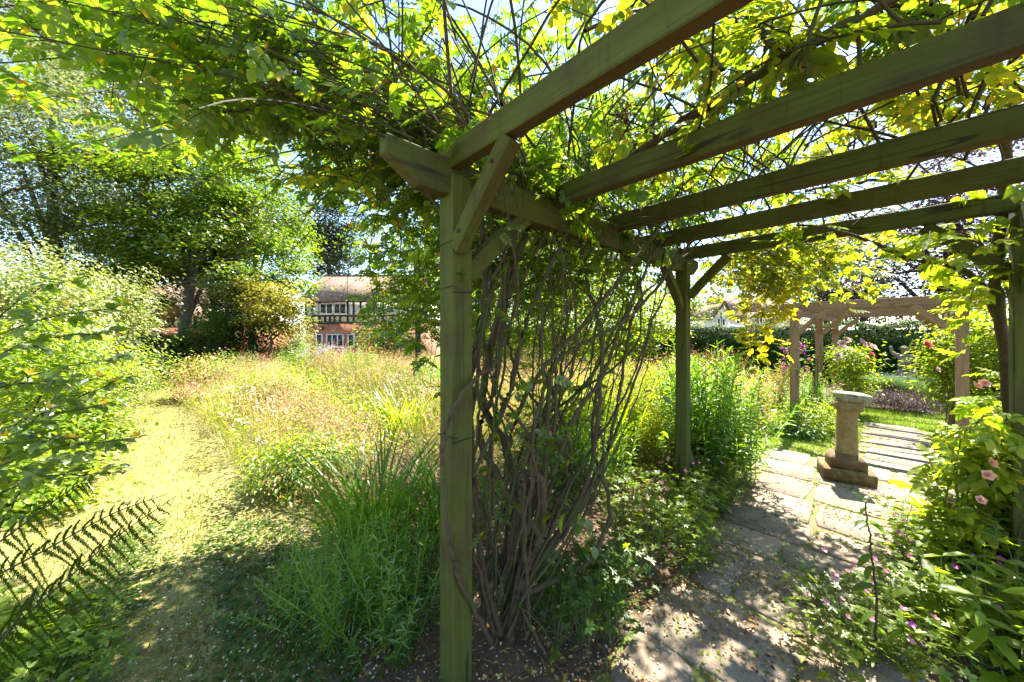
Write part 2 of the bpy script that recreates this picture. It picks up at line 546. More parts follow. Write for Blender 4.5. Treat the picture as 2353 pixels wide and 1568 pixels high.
# leaf outline: base -> tip along +X, width along Y, folded on the midrib, quads
def leaf_tpl(w=0.55, fold=0.12, droop=0.12, n=2, tipx=1.0):
    """n = 2: 2 quads; n = 4: finer outline, 6 quads"""
    if n == 2:
        v = [(0, 0, 0), (.30, -w * .5, fold * .6), (.72, -w * .36, fold * .5 - droop * .4), (tipx, 0, -droop),
             (.72, w * .36, fold * .5 - droop * .4), (.30, w * .5, fold * .6)]
        f = [(0, 1, 2, 3), (0, 3, 4, 5)]
        return np.array(v, float), np.array(f)
    xs = [0, .14, .36, .62, .85, 1.0]
    ws = [0, .30, .50, .44, .22, 0]
    v, idx = [], {}
    for i, (x, q) in enumerate(zip(xs, ws)):
        z = -droop * x * x
        idx[(i, 0)] = len(v)
        v.append((x, 0, z))
        if 0 < i < 5:
            for sgn in (-1, 1):
                idx[(i, sgn)] = len(v)
                v.append((x, sgn * q * w, z + fold * q * 1.6 + (.015 if i % 2 else -.015)))
    q4, t3 = [], []
    for i in range(5):
        for sgn in (-1, 1):
            if i == 0:
                t3.append((idx[(0, 0)], idx[(1, sgn)], idx[(1, 0)]) if sgn < 0 else (idx[(0, 0)], idx[(1, 0)], idx[(1, sgn)]))
            elif i == 4:
                t3.append((idx[(4, 0)], idx[(4, sgn)], idx[(5, 0)]) if sgn < 0 else (idx[(4, 0)], idx[(5, 0)], idx[(4, sgn)]))
            else:
                a, b, c, d = idx[(i, 0)], idx[(i, sgn)], idx[(i + 1, sgn)], idx[(i + 1, 0)]
                q4.append((a, b, c, d) if sgn < 0 else (a, d, c, b))
    # triangles are written as quads with a doubled corner avoided: split all into triangles
    tri = t3[:]
    for a, b, c, d in q4:
        tri += [(a, b, c), (a, c, d)]
    return np.array(v, float), np.array(tri)


def rotmats(az, pitch, roll):
    az, pitch, roll = (np.asarray(a, float) for a in (az, pitch, roll))
    ca, sa, cp, sp, cr, sr = np.cos(az), np.sin(az), np.cos(pitch), np.sin(pitch), np.cos(roll), np.sin(roll)
    n = len(az)
    M = np.empty((n, 3, 3))
    # Rz(az) @ Ry(-pitch) @ Rx(roll)
    M[:, 0, 0] = ca * cp
    M[:, 1, 0] = sa * cp
    M[:, 2, 0] = sp
    M[:, 0, 1] = -sa * cr - ca * sp * sr
    M[:, 1, 1] = ca * cr - sa * sp * sr
    M[:, 2, 1] = cp * sr
    M[:, 0, 2] = sa * sr - ca * sp * cr
    M[:, 1, 2] = -ca * sr - sa * sp * cr
    M[:, 2, 2] = cp * cr
    return M


def instances(tpl, loc, M, scale):
    tv, tf = tpl
    loc = np.asarray(loc, float)
    n = len(loc)
    sc = np.asarray(scale, float)
    if sc.ndim == 0:
        sc = np.full(n, float(sc))
    v = np.einsum('nij,kj->nki', M, tv) * sc[:, None, None] + loc[:, None, :]
    f = tf[None] + (np.arange(n) * len(tv))[:, None, None]
    return v.reshape(-1, 3), f.reshape(-1, tf.shape[1])


class Bag:
    """collects arrays of verts / faces of several widths"""

    def __init__(self):
        self.v, self.f, self.n = [], {}, 0

    def add(self, v, f):
        f = np.asarray(f)
        self.f.setdefault(f.shape[1], []).append(f + self.n)
        self.v.append(np.asarray(v, float))
        self.n += len(v)

    def mesh(self, name):
        return np_mesh(name, np.concatenate(self.v), [np.concatenate(a) for a in self.f.values()])


def tube_arrays(pts, rad, ns=6):
    P = np.asarray(pts, float)
    n = len(P)
    r = np.asarray(rad, float)
    if r.ndim == 0:
        r = np.full(n, float(r))
    T = np.gradient(P, axis=0)
    T /= np.linalg.norm(T, axis=1)[:, None] + 1e-9
    ref = np.where(np.abs(T[:, 2:3]) > .92, np.array([[1., 0, 0]]), np.array([[0, 0, 1.]]))
    A = np.cross(T, ref)
    A /= np.linalg.norm(A, axis=1)[:, None] + 1e-9
    B = np.cross(T, A)
    ang = np.linspace(0, 2 * np.pi, ns, endpoint=False)
    v = P[:, None] + r[:, None, None] * (np.cos(ang)[None, :, None] * A[:, None] + np.sin(ang)[None, :, None] * B[:, None])
    v = v.reshape(-1, 3)
    f = []
    for i in range(n - 1):
        for k in range(ns):
            k2 = (k + 1) % ns
            f.append((i * ns + k, i * ns + k2, (i + 1) * ns + k2, (i + 1) * ns + k))
    return v, np.array(f)


def smooth_path(pts, n=24, jit=0.0, rng=None):
    """Catmull-Rom through pts"""
    P = np.asarray([tuple(p) for p in pts], float)
    P = np.vstack([2 * P[0] - P[1], P, 2 * P[-1] - P[-2]])
    m = len(P) - 3
    out = []
    for t in np.linspace(0, m, n):
        i = min(int(t), m - 1)
        u = t - i
        p0, p1, p2, p3 = P[i:i + 4]
        out.append(.5 * ((2 * p1) + (-p0 + p2) * u + (2 * p0 - 5 * p1 + 4 * p2 - p3) * u * u + (-p0 + 3 * p1 - 3 * p2 + p3) * u ** 3))
    out = np.array(out)
    if jit and rng is not None:
        out[1:-1] += rng.normal(0, jit, (n - 2, 3))
    return out


def in_view(loc, margin=40):
    loc = np.asarray(loc)
    Y = np.maximum(loc[:, 1], 1e-3)
    px = CX + loc[:, 0] / Y * F
    py = HY - (loc[:, 2] - CAMZ) / Y * F
    return (loc[:, 1] > .3) & (px > -margin) & (px < 2353 + margin) & (py > -margin) & (py < 1568 + margin)


def emit_leaves(root, loc, M, scale, tpl, tplmesh, mat, nind=250, name='leaf', rest='foliage'):
    """the nind leaves that show largest become parts; the others one foliage mesh"""
    loc = np.asarray(loc, float)
    scale = np.asarray(scale, float)
    ok = np.linalg.norm(loc - np.array([0, 0, CAMZ]), axis=1) > .75
    loc, M, scale = loc[ok], M[ok], scale[ok]
    d = np.linalg.norm(loc - np.array([0, 0, CAMZ]), axis=1)
    score = np.where(in_view(loc), scale / d, -1)
    order = np.argsort(-score)
    ind = order[:nind]
    ind = ind[score[ind] > 0]
    keep = np.ones(len(loc), bool)
    keep[ind] = False
    if len(tplmesh.materials) == 0:
        tplmesh.materials.append(mat)
    off = np.array(root.location)
    for i in ind:
        o = bpy.data.objects.new(name, tplmesh)
        m4 = Matrix([[*(M[i][r] * scale[i]), loc[i][r] - off[r]] for r in range(3)] + [[0, 0, 0, 1]])
        o.matrix_local = m4
        COL.objects.link(o)
        o.parent = root
    if keep.any():
        v, f = instances(tpl, loc[keep], M[keep], scale[keep])
        piece(rest, np_mesh(rest, v, f), mat, root, kind='stuff')


def compound(nl=7, leaf=.42, w=.6, n=2):
    """pinnate leaf of unit length: leaflets + a thin rachis, all triangles / quads of one width"""
    tv, tf = leaf_tpl(w, .10, .15, n)
    vs, fs, c = [], [], 0
    npair = (nl - 1) // 2
    for i in range(npair):
        x = .25 + .42 * i / max(1, npair - 1)
        for s in (-1, 1):
            M = rotmats([s * math.radians(62 - 6 * i)], [-.15], [s * .15])[0]
            vs.append(tv * leaf * (.78 + .08 * i) @ M.T + np.array([x, 0, -.06 * x]))
            fs.append(tf + c)
            c += len(tv)
    vs.append(tv * leaf * 1.1 + np.array([.80, 0, -.07]))
    fs.append(tf + c)
    c += len(tv)
    r = .010
    rv = np.array([(0, -r, 0), (0, r, 0), (.82, r * .6, -.07), (.82, -r * .6, -.07)])
    vs.append(rv)
    fs.append(np.array([[c, c + 3, c + 2, c + 1]]) if tf.shape[1] == 4 else np.array([[c, c + 3, c + 2], [c, c + 2, c + 1]]))
    return np.concatenate(vs), np.concatenate(fs)


CMP = compound(7, .42, .62, 2)
CMPN = compound(7, .42, .62, 4)
L2 = leaf_tpl(.5, .10, .15, 2)
L4 = leaf_tpl(.55, .10, .18, 4)
LANCE = leaf_tpl(.20, .03, .18, 2)
OVAL = leaf_tpl(.72, .10, .12, 2)
QUAD = (np.array([(0, 0, 0), (.45, -.30, .05), (1, 0, -.06), (.45, .30, .05)], float), np.array([(0, 1, 2, 3)]))


def tpl_mesh(name, tpl):
    return np_mesh(name, tpl[0], tpl[1])


# ------------------------------------------------------------------ ground
def lawn_mask(x, y):
    """1 on mown turf: the dry grass walk at the left, the green lawn beyond the pedestal, verges of the paving"""
    x, y = np.asarray(x, float), np.asarray(y, float)
    xl = -1.35 - (y - 2.5) * 1.0 - .12 * np.sin(y * 2.1)       # edge of the big border
    d1 = np.clip((xl - x) / .3, 0, 1)
    xr = -4.2 - (y - 2.6) * .86 - .15 * np.sin(y * 1.7)       # left planting
    d2 = np.clip((x - xr) / .5, 0, 1)
    a = np.where(y > 2.2, d1 * d2, np.clip((-.75 - x) / .4, 0, 1))
    a = np.where((y > 13) | (x < -12), 0, a)
    s = (x - O0.x) * U.x + (y - O0.y) * U.y
    t = (x - O0.x) * V.x + (y - O0.y) * V.y
    b = ((s > 2.3) & (s < 9.2) & (t < .85) & (t > -1.6)).astype(float)
    return np.clip(a + b, 0, 1)


def build_ground():
    k = np.linspace(-1, 1, 190)
    xs = np.sinh(k * 5.6) / np.sinh(5.6) * 900
    ys = np.sinh(k * 5.6) / np.sinh(5.6) * 900 + 3
    X, Y = np.meshgrid(xs, ys)
    Z = gz(X, Y) + .012 * np.sin(X * 3.1 + 1) * np.cos(Y * 2.7) * (np.hypot(X, Y) < 12)
    n = len(k)
    idx = np.arange(n * n).reshape(n, n)
    Fc = np.stack([idx[:-1, :-1], idx[:-1, 1:], idx[1:, 1:], idx[1:, :-1]], -1).reshape(-1, 4)
    me = np_mesh('ground', np.stack([X, Y, Z], -1).reshape(-1, 3), Fc)
    a = me.attributes.new('turf', 'FLOAT', 'POINT')
    far = np.clip((np.hypot(X, Y) - 25) / 10, 0, 1)
    a.data.foreach_set('value', np.clip(lawn_mask(X, Y) + far, 0, 1).ravel().astype(np.float32))
    o = link('ground', me, GROUND, None, True)
    o['kind'] = 'structure'


build_ground()


# ------------------------------------------------------------------ timber beams
def beam(name, p0, p1, w, h, mat, root, up=(0, 0, 1), chamfer0=0, chamfer1=0, seed=0):
    """sawn timber: local X along its length; h along up; chamfer cuts the lower corner of an end"""
    p0, p1 = Vector(p0), Vector(p1)
    L = (p1 - p0).length
    bm = bmesh.new()
    n = max(4, int(L / .16))
    rr = random.Random(seed + int(L * 1000))
    rings = []
    for i in range(n + 1):
        x = L * i / n
        j = lambda a: rr.uniform(-a, a)
        bow = .004 * math.sin(math.pi * i / n)
        zc = bow + j(.0008)
        z0, z1 = -h / 2 + zc, h / 2 + zc
        xs0 = xs1 = x
        if i == 0 and chamfer0:
            xs0 = chamfer0
        if i == n and chamfer1:
            xs0 = L - chamfer1
        if chamfer0 and 0 < i and x < chamfer0 + .02:
            continue
        if chamfer1 and i < n and x > L - chamfer1 - .02:
            continue
        zz = z0
        ring = [bm.verts.new((xs0, -w / 2 + j(.001), zz)), bm.verts.new((xs0, w / 2 + j(.001), zz)),
                bm.verts.new((xs1, w / 2 + j(.001), z1)), bm.verts.new((xs1, -w / 2 + j(.001), z1))]
        if (i == 0 and chamfer0) or (i == n and chamfer1):
            mid = z1 - h * .42
            ring = [ring[0], ring[1], bm.verts.new((x, w / 2, mid)), ring[2], ring[3], bm.verts.new((x, -w / 2, mid))]
        rings.append(ring)
    for a, b in zip(rings[:-1], rings[1:]):
        aa = a if len(a) == 4 else [a[0], a[1], a[3], a[4]]
        bb = b if len(b) == 4 else [b[0], b[1], b[3], b[4]]
        for q in range(4):
            q2 = (q + 1) % 4
            vs = [aa[q], aa[q2], bb[q2], bb[q]]
            if q == 1:
                if len(a) == 6: vs = [a[1], a[2], a[3], bb[2], bb[1]]
                if len(b) == 6: vs = [aa[1], aa[2], b[3], b[2], b[1]]
            if q == 3:
                if len(a) == 6: vs = [a[4], a[5], a[0], bb[0], bb[3]]
                if len(b) == 6: vs = [aa[3], aa[0], b[0], b[5], b[4]]
            bm.faces.new(vs)
    for e in (rings[0], rings[-1]):
        if len(e) == 4:
            bm.faces.new(e)
        else:
            bm.faces.new([e[0], e[1], e[2], e[5]])
            bm.faces.new([e[5], e[2], e[3], e[4]])
    bmesh.ops.recalc_face_normals(bm, faces=bm.faces[:])
    ed = [e for e in bm.edges if len(e.link_faces) == 2 and e.calc_face_angle(0) > .5]
    bmesh.ops.bevel(bm, geom=ed, offset=.004, segments=1, affect='EDGES')
    me = bpy.data.meshes.new(name)
    bm.to_mesh(me)
    bm.free()
    o = link(name, me, mat)
    x = (p1 - p0).normalized()
    u = Vector(up)
    y = u.cross(x).normalized()
    z = x.cross(y)
    m = Matrix((x, y, z)).transposed().to_4x4()
    m.translation = p0 - root.location
    o.parent = root
    o.matrix_local = m
    return o


W1 = 1.78
PA = Vector((-0.235, 1.455, 0))
PERG = thing('pergola', PA, 'near mossy timber pergola whose post stands in the middle foreground', 'pergola')
POSTS = {}
for k, (s, t) in {'a': (0, 0), 'b': (2.48, 0), 'd': (0, -W1), 'c': (2.48, -W1)}.items():
    p = PA + U * s + V * t
    POSTS[k] = p
    beam('post', (p.x, p.y, -.2), (p.x, p.y, 2.095), .098, .098, WOOD, PERG, up=U, seed=3)
for t in (0, -W1):
    a = PA + V * t - U * .31
    b = PA + V * t + U * 2.80
    beam('side_beam', (a.x, a.y, 2.085), (b.x, b.y, 2.085), .062, .145, WOOD, PERG, chamfer0=.13, chamfer1=.13, seed=int(5 - t))
for i in range(5):
    s = .005 + .62 * i - (.0 if i else .028)
    a = PA + U * s + V * (.05 if i == 0 else .26)
    b = PA + U * s - V * (W1 + .26)
    z = 2.168 if i == 0 else 2.178 + .004 * (i % 2)
    beam('rafter', (a.x, a.y, z), (b.x, b.y, z), .052, .100 if i == 0 else .106, WOOD, PERG, chamfer1=.10, seed=i)
for s, ts in ((-.024, 1), (2.50, 1)):
    for t0, sg in ((-.05, -1), (-W1 + .05, 1)):
        a = PA + U * s + V * t0
        b = PA + U * s + V * (t0 + sg * .31)
        beam('brace', (a.x, a.y, 1.795), (b.x, b.y, 2.115), .056, .068, WOOD, PERG, seed=7)
for t in (.0, -W1):
    for s0, sg in ((.05, 1), (2.43, -1)):
        a = PA + U * s0 + V * t
        b = PA + U * (s0 + sg * .36) + V * t
        beam('brace', (a.x, a.y, 1.70), (b.x, b.y, 2.03), .055, .075, WOOD, PERG, seed=8)
# a low raking prop at the foot of the post by the path
pb = POSTS['b']
q0 = pb + U * .05
q1 = pb + U * .36 - V * .02
beam('prop', (q1.x, q1.y, -.05), (q0.x, q0.y, .42), .06, .07, WOOD, PERG, seed=9)
# tie wires round the near post
for z in (1.02, 1.62, 1.80):
    ring = [(-.051, -.051), (.051, -.051), (.051, .051), (-.051, .051), (-.051, -.051)]
    pts = [PA + U * a * 1.04 + V * b * 1.04 + Vector((0, 0, z + .006 * i)) for i, (a, b) in enumerate(ring)]
    pts.append(PA + U * .25 + V * .0 + Vector((0, 0, z - .08)))
    v, f = tube_arrays([tuple(p) for p in pts], .0018, 5)
    piece('tie_wire', np_mesh('tie_wire', v, f), DARKMETAL, PERG)

def bolt(root, p, nrm, r=.010):
    n = Vector(nrm).normalized()
    v, f = tube_arrays([tuple(p - n * .004), tuple(p + n * .006), tuple(p + n * .008)], [r, r, r * .6], 8)
    piece('bolt', np_mesh('bolt', v, [f, np.array([[16 + k for k in range(8)]])]), DARKMETAL, root)


for k in 'abcd':
    pk = POSTS[k]
    for zz in (2.05, 2.11):
        bolt(PERG, Vector((pk.x, pk.y, zz)) - U * .052 + V * .018 * (1 if zz > 2.08 else -1), -U)
bolt(PERG, Vector((PA.x, PA.y, 1.85)) - U * .055 - V * .10, -U, .007)
bolt(PERG, Vector((PA.x, PA.y, 2.05)) - U * .055 - V * .295, -U, .007)

# far pergola
U2 = Vector((.76, .65, 0)).normalized()
N2 = Vector((U2.y, -U2.x, 0))
QA = Vector((4.28, 5.30, 0))
PERG2 = thing('pergola', QA, 'brown weathered timber pergola beyond the stone pedestal', 'pergola')
for i in range(3):
    for t in (0, 1.56):
        p = QA + U2 * (1.95 * i) + N2 * t
        beam('post', (p.x, p.y, -.2), (p.x, p.y, 1.82), .10, .10, WOOD2, PERG2, up=U2, seed=i)
        for sg in (-1, 1):
            if (i, sg) in ((0, -1), (2, 1)):
                continue
            a = p + U2 * sg * .05
            b = p + U2 * sg * .34
            beam('brace', (a.x, a.y, 1.50), (b.x, b.y, 1.79), .05, .07, WOOD2, PERG2, seed=4)
        sgn = 1 if t == 0 else -1
        a = p + N2 * sgn * .05 - U2 * .03
        b = p + N2 * sgn * .38 - U2 * .03
        beam('brace', (a.x, a.y, 1.48), (b.x, b.y, 1.82), .05, .07, WOOD2, PERG2, seed=5)
for t in (0, 1.56):
    a = QA + N2 * t - U2 * .25
    b = QA + N2 * t + U2 * 4.2
    beam('side_beam', (a.x, a.y, 1.80), (b.x, b.y, 1.80), .055, .13, WOOD2, PERG2, chamfer0=.1, chamfer1=.1, seed=6)
for i in range(8):
    s = -.03 + .565 * i
    a = QA + U2 * s - N2 * .18
    b = QA + U2 * s + N2 * 1.74
    beam('rafter', (a.x, a.y, 1.875), (b.x, b.y, 1.875), .055, .10, WOOD2, PERG2, seed=i)

# ------------------------------------------------------------------ paved path
PATH = None


def flagstone(poly, root, mesh_name='flagstone', z=.028):
    """irregular slab: outline poly (list of (x, y)), worn bevelled edge"""
    P = np.array(poly, float)
    c = P.mean(0)
    dense = []
    n = len(P)
    rr = RNG
    for i in range(n):
        a, b = P[i], P[(i + 1) % n]
        for k in range(3):
            q = a + (b - a) * (k / 3)
            q = q + rr.normal(0, .007, 2)
            dense.append(q)
    D = np.array(dense)
    # soften the corners
    D = .10 * np.roll(D, 1, 0) + .8 * D + .10 * np.roll(D, -1, 0)
    m = len(D)
    inn = c + (D - c) * .965
    tilt = rr.normal(0, .006, 2)
    zt = z + (inn - c) @ tilt + rr.normal(0, .002, m)
    ze = z - .010 + (D - c) @ tilt
    v = np.concatenate([np.c_[inn, zt], np.c_[D, ze], np.c_[D, np.full(m, -.03)]])
    # build relative to its own centre
    v[:, :2] -= c
    f4 = []
    for i in range(m):
        j = (i + 1) % m
        f4.append((i, m + i, m + j, j))
        f4.append((m + i, 2 * m + i, 2 * m + j, m + j))
    top = np.arange(m)[None]
    me = np_mesh(mesh_name, v, [np.array(f4), top])
    o = link('flagstone', me, FLAG, root)
    o.location = (c[0], c[1], 0)
    return o


def build_path():
    # bed of earth and moss under the slabs
    pts_l = [(-2.5, .50), (2.0, .52), (3.0, .56), (3.5, .62), (4.4, .62), (4.6, .1), (5.2, -.15), (7.2, -.22)]
    pts_r = [(-2.5, -.52), (2.0, -.46), (3.0, -.5), (3.5, -.9), (4.5, -.95), (4.8, -.78), (5.2, -.80), (7.2, -.86)]
    vs = []
    for (s, t) in pts_l + pts_r[::-1]:
        p = ST(s, t, .016)
        vs.append((p.x, p.y, p.z))
    bm = bmesh.new()
    f = bm.faces.new([bm.verts.new(v) for v in vs])
    bmesh.ops.triangulate(bm, faces=[f])
    bmesh.ops.recalc_face_normals(bm, faces=bm.faces[:])
    if bm.faces[0].normal.z < 0:
        bmesh.ops.reverse_faces(bm, faces=bm.faces[:])
    me = bpy.data.meshes.new('paved_path')
    bm.to_mesh(me)
    bm.free()
    root = link('paved_path', me, JOINT)
    root['kind'] = 'structure'
    rr = random.Random(4)

    def row(s0, s1, t0, t1, cuts, gap=.010, skew=0.0):
        ts = [t0] + cuts + [t1]
        for a, b in zip(ts[:-1], ts[1:]):
            j = lambda q: rr.uniform(-q, q)
            poly = []
            for (s, t) in ((s0 + gap, a + gap), (s1 - gap, a + gap), (s1 - gap, b - gap), (s0 + gap, b - gap)):
                p = ST(s + j(.022) + skew * t, t + j(.02))
                poly.append((p.x, p.y))
            flagstone(poly, root)
    s = -1.6
    while s < 3.35:
        ln = rr.uniform(.34, .58)
        w0, w1 = -.46 + rr.uniform(-.05, .03), .48 + rr.uniform(-.03, .06)
        cuts = [rr.uniform(-.12, .16)] if rr.random() < .8 else [rr.uniform(-.25, -.1), rr.uniform(.12, .25)]
        row(s, s + ln, w0, w1, cuts, skew=rr.uniform(-.06, .06))
        s += ln
    for (s0, s1, c) in ((s, s + .50, [-.35, .1]), (s + .50, s + 1.0, [-.45, .2])):
        row(s0, s1, -.90, .60, c)
    s += 1.02
    while s < 7.1:
        ln = rr.uniform(.24, .34)
        row(s, s + ln, -.80 + rr.uniform(-.04, .04), -.20 + rr.uniform(-.03, .05), [], gap=.014)
        s += ln
    return root


PATH = build_path()


# ------------------------------------------------------------------ stone pedestal
def prism_block(bm_sections):
    """list of (z, half_x, half_y, cut) -> loft of chamfered rectangles"""
    vs, fs = [], []
    for (z, hx, hy, c) in bm_sections:
        for (x, y) in ((-hx + c, -hy), (hx - c, -hy), (hx, -hy + c), (hx, hy - c), (hx - c, hy), (-hx + c, hy), (-hx, hy - c), (-hx, -hy + c)):
            vs.append((x + R3.uniform(-.003, .003), y + R3.uniform(-.003, .003), z + R3.uniform(-.002, .002)))
    n = len(bm_sections)
    for i in range(n - 1):
        for k in range(8):
            k2 = (k + 1) % 8
            fs.append((i * 8 + k, i * 8 + k2, (i + 1) * 8 + k2, (i + 1) * 8 + k))
    return np.array(vs), [np.array(fs), np.array([list(range(7, -1, -1)), [(n - 1) * 8 + k for k in range(8)]])]


PEDP = Vector((3.33, 3.50, 0))
PEDR = thing('stone_pedestal', PEDP, 'stone pedestal with square tilted slab top and mossy stepped base on the paving', 'pedestal')
PEDR.rotation_euler = (math.radians(-.8), math.radians(1.6), math.radians(44 - 90 + 13))
for nm, mt, secs in (
        ('base_step', PEDMOSS, [(0.0, .250, .250, .010), (.125, .252, .252, .010), (.140, .240, .240, .014)]),
        ('plinth', PEDMOSS, [(.136, .178, .178, .01), (.225, .176, .176, .012), (.245, .158, .158, .02), (.275, .118, .118, .025)]),
        ('shaft', PED, [(.272, .108, .108, .026), (.285, .104, .104, .028), (.66, .092, .092, .026), (.685, .098, .098, .02), (.708, .112, .112, .012)]),
        ('capital', PED, [(.706, .152, .152, .006), (.712, .158, .158, .006), (.778, .158, .158, .006), (.785, .150, .150, .008)]),
        ('top_slab', PEDTOP, [(.783, .170, .170, .01), (.825, .208, .208, .012), (.862, .213, .213, .012), (.872, .204, .204, .02)])):
    k_ = {'capital': .62, 'top_slab': .56}.get(nm, .76)
    secs = [(z, hx * k_, hy * k_, c * .8) for z, hx, hy, c in secs]
    v, f = prism_block(secs)
    o = link(nm, np_mesh(nm, v, f), mt, PEDR)
    if nm == 'top_slab':
        o.rotation_euler = (0, math.radians(2.2), math.radians(3))


# ------------------------------------------------------------------ houses
def box_mesh(name, x0, x1, y0, y1, z0, z1):
    v = [(x, y, z) for x in (x0, x1) for y in (y0, y1) for z in (z0, z1)]
    f = [(0, 1, 3, 2), (4, 6, 7, 5), (0, 4, 5, 1), (2, 3, 7, 6), (0, 2, 6, 4), (1, 5, 7, 3)]
    return np_mesh(name, np.array(v), np.array(f))


def part_box(name, b, mat, root, parent=None):
    cx, cy, cz = (b[0] + b[1]) / 2, (b[2] + b[3]) / 2, (b[4] + b[5]) / 2
    hx, hy, hz = (b[1] - b[0]) / 2, (b[3] - b[2]) / 2, (b[5] - b[4]) / 2
    me = box_mesh(name, -hx, hx, -hy, hy, -hz, hz)
    o = link(name, me, mat)
    p = parent or root
    base = Vector(root.location)
    if parent is not None:
        base = Vector(root.location) + Vector(parent.location)
    o.parent = p
    o.location = Vector((cx, cy, cz)) - base
    return o


def window(root, x0, x1, z0, z1, Y, lights):
    fr = .075
    w = part_box('window', (x0, x1, Y - .02, Y + .10, z0, z1), WFRAME, root)
    n = lights
    cw = (x1 - x0 - fr) / n
    for i in range(n):
        part_box('pane', (x0 + fr + i * cw, x0 + cw + i * cw, Y - .05, Y - .028, z0 + fr, z1 - fr), GLASS, root, w)
    # raised frame bars stand proud of the glass
    for i in range(n + 1):
        xx = x0 + i * cw
        part_box('mullion', (xx, xx + fr, Y - .08, Y - .021, z0, z1), WFRAME, root, w)
    for zz in (z0, z1 - fr):
        part_box('rail', (x0 + fr, x1 - fr, Y - .075, Y - .022, zz, zz + fr), WFRAME, root, w)
    part_box('sill', (x0 - .06, x1 + .06, Y - .12, Y - .023, z0 - .06, z0 - .002), WFRAME, root, w)
    return w


def roof_plane(name, a, b, c, d, root, th=.10):
    """quad a b (eave) c d (ridge) with thickness and UVs in metres"""
    P = [Vector(p) for p in (a, b, c, d)]
    n = (P[1] - P[0]).cross(P[3] - P[0]).normalized()
    if n.z < 0:
        n = -n
    vs = [p for p in P] + [p - n * th for p in P]
    f = [(0, 1, 2, 3), (7, 6, 5, 4), (0, 4, 5, 1), (1, 5, 6, 2), (2, 6, 7, 3), (3, 7, 4, 0)]
    me = np_mesh(name, np.array([tuple(v) for v in vs]), np.array(f))
    uv = me.uv_layers.new(name='UVMap')
    ex = (P[1] - P[0]).normalized()
    ey = n.cross(ex)
    for lp in me.loops:
        q = vs[lp.vertex_index] - P[0]
        uv.data[lp.index].uv = (q.dot(ex), q.dot(ey))
    return piece(name, me, TILE, root)


def HX(px, Y):
    return (px - CX) / F * Y


def HZ(py, Y):
    return CAMZ + (HY - py) / F * Y


def build_brick_house():
    Y = 28.0
    base = -.6
    r = thing('brick_house', (HX(770, Y), Y, base), 'red brick house with black and white timbered upper storey and brown tiled roof', 'house')
    x0, x1 = HX(702, Y), HX(960, Y)
    zj = HZ(744, Y)
    ze = HZ(692, Y)
    part_box('brick_wall', (x0, x1, Y, Y + 7, base, zj), BRICK, r)
    part_box('rendered_wall', (x0, x1, Y + .03, Y + 7, zj + .001, ze + .1), RENDERW, r)
    part_box('timber', (x0, x1, Y - .06, Y + .028, zj - .02, zj + .16), TIMBLK, r)
    part_box('timber', (x0, x1, Y - .05, Y + .027, ze - .12, ze + .02), TIMBLK, r)
    zs = HZ(724, Y)
    part_box('timber', (x0 + .4, x1, Y - .04, Y + .026, zs - .14, zs), TIMBLK, r)
    for px in (702, 717, 733.5, 746, 757, 767.5, 781, 798, 812, 828, 845, 862, 880):
        xx = HX(px, Y)
        top = zs - .141 if 736 < px < 797 else ze - .121
        part_box('timber', (xx - .07, xx + .07, Y - .035, Y + .025, zj + .161, top), TIMBLK, r)
    for (a, b, c, d, n) in ((736, 766.5, 697.5, 722.5, 2), (767.5, 797, 697.5, 722.5, 2), (840, 870, 697.5, 722.5, 2)):
        window(r, HX(a, Y), HX(b, Y), HZ(d, Y), HZ(c, Y), Y - .06, n)
    for (a, b, n) in ((727, 742, 1), (751, 790, 3), (800, 815, 1), (850, 885, 3)):
        window(r, HX(a, Y), HX(b, Y), HZ(798, Y), HZ(768, Y), Y - .05, n)
    part_box('lamp', (HX(741, Y) - .06, HX(741, Y) + .06, Y - .2, Y - .001, HZ(757, Y), HZ(751, Y)), TIMBLK, r)
    ez, rz = ze, HZ(634, Y + 3.6)
    roof_plane('roof', (x0 - .5, Y - .5, ez - .05), (x1, Y - .5, ez - .05), (x1, Y + 3.6, rz), (x0 - .5, Y + 3.6, rz), r)
    roof_plane('roof', (x1, Y + 7.6, ez - .05), (x0 - .5, Y + 7.6, ez - .05), (x0 - .5, Y + 3.6, rz + .003), (x1, Y + 3.6, rz + .003), r)
    # tile courses along the ridge
    rx = x0 - .5
    i = 0
    while rx < x1:
        part_box('ridge_tile', (rx, rx + .43, Y + 3.5, Y + 3.7, rz - .06, rz + .07), TILE, r)
        rx += .45
        i += 1
    # gable wall at the left end
    v = np.array([(x0 - .001, Y + .04, ze), (x0 - .001, Y + 6.9, ze), (x0 - .001, Y + 3.6, rz - .15),
                  (x0 + .1, Y + .04, ze), (x0 + .1, Y + 6.9, ze), (x0 + .1, Y + 3.6, rz - .15)])
    piece('gable_wall', np_mesh('gable_wall', v, [np.array([(0, 2, 1), (3, 4, 5)]), np.array([(0, 1, 4, 3), (1, 2, 5, 4), (2, 0, 3, 5)])]), RENDERW, r)
    part_box('barge_board', (x0 - .55, x0 - .46, Y - .5, Y - .42, ez - .35, ez - .0), TIMBLK, r)


build_brick_house()


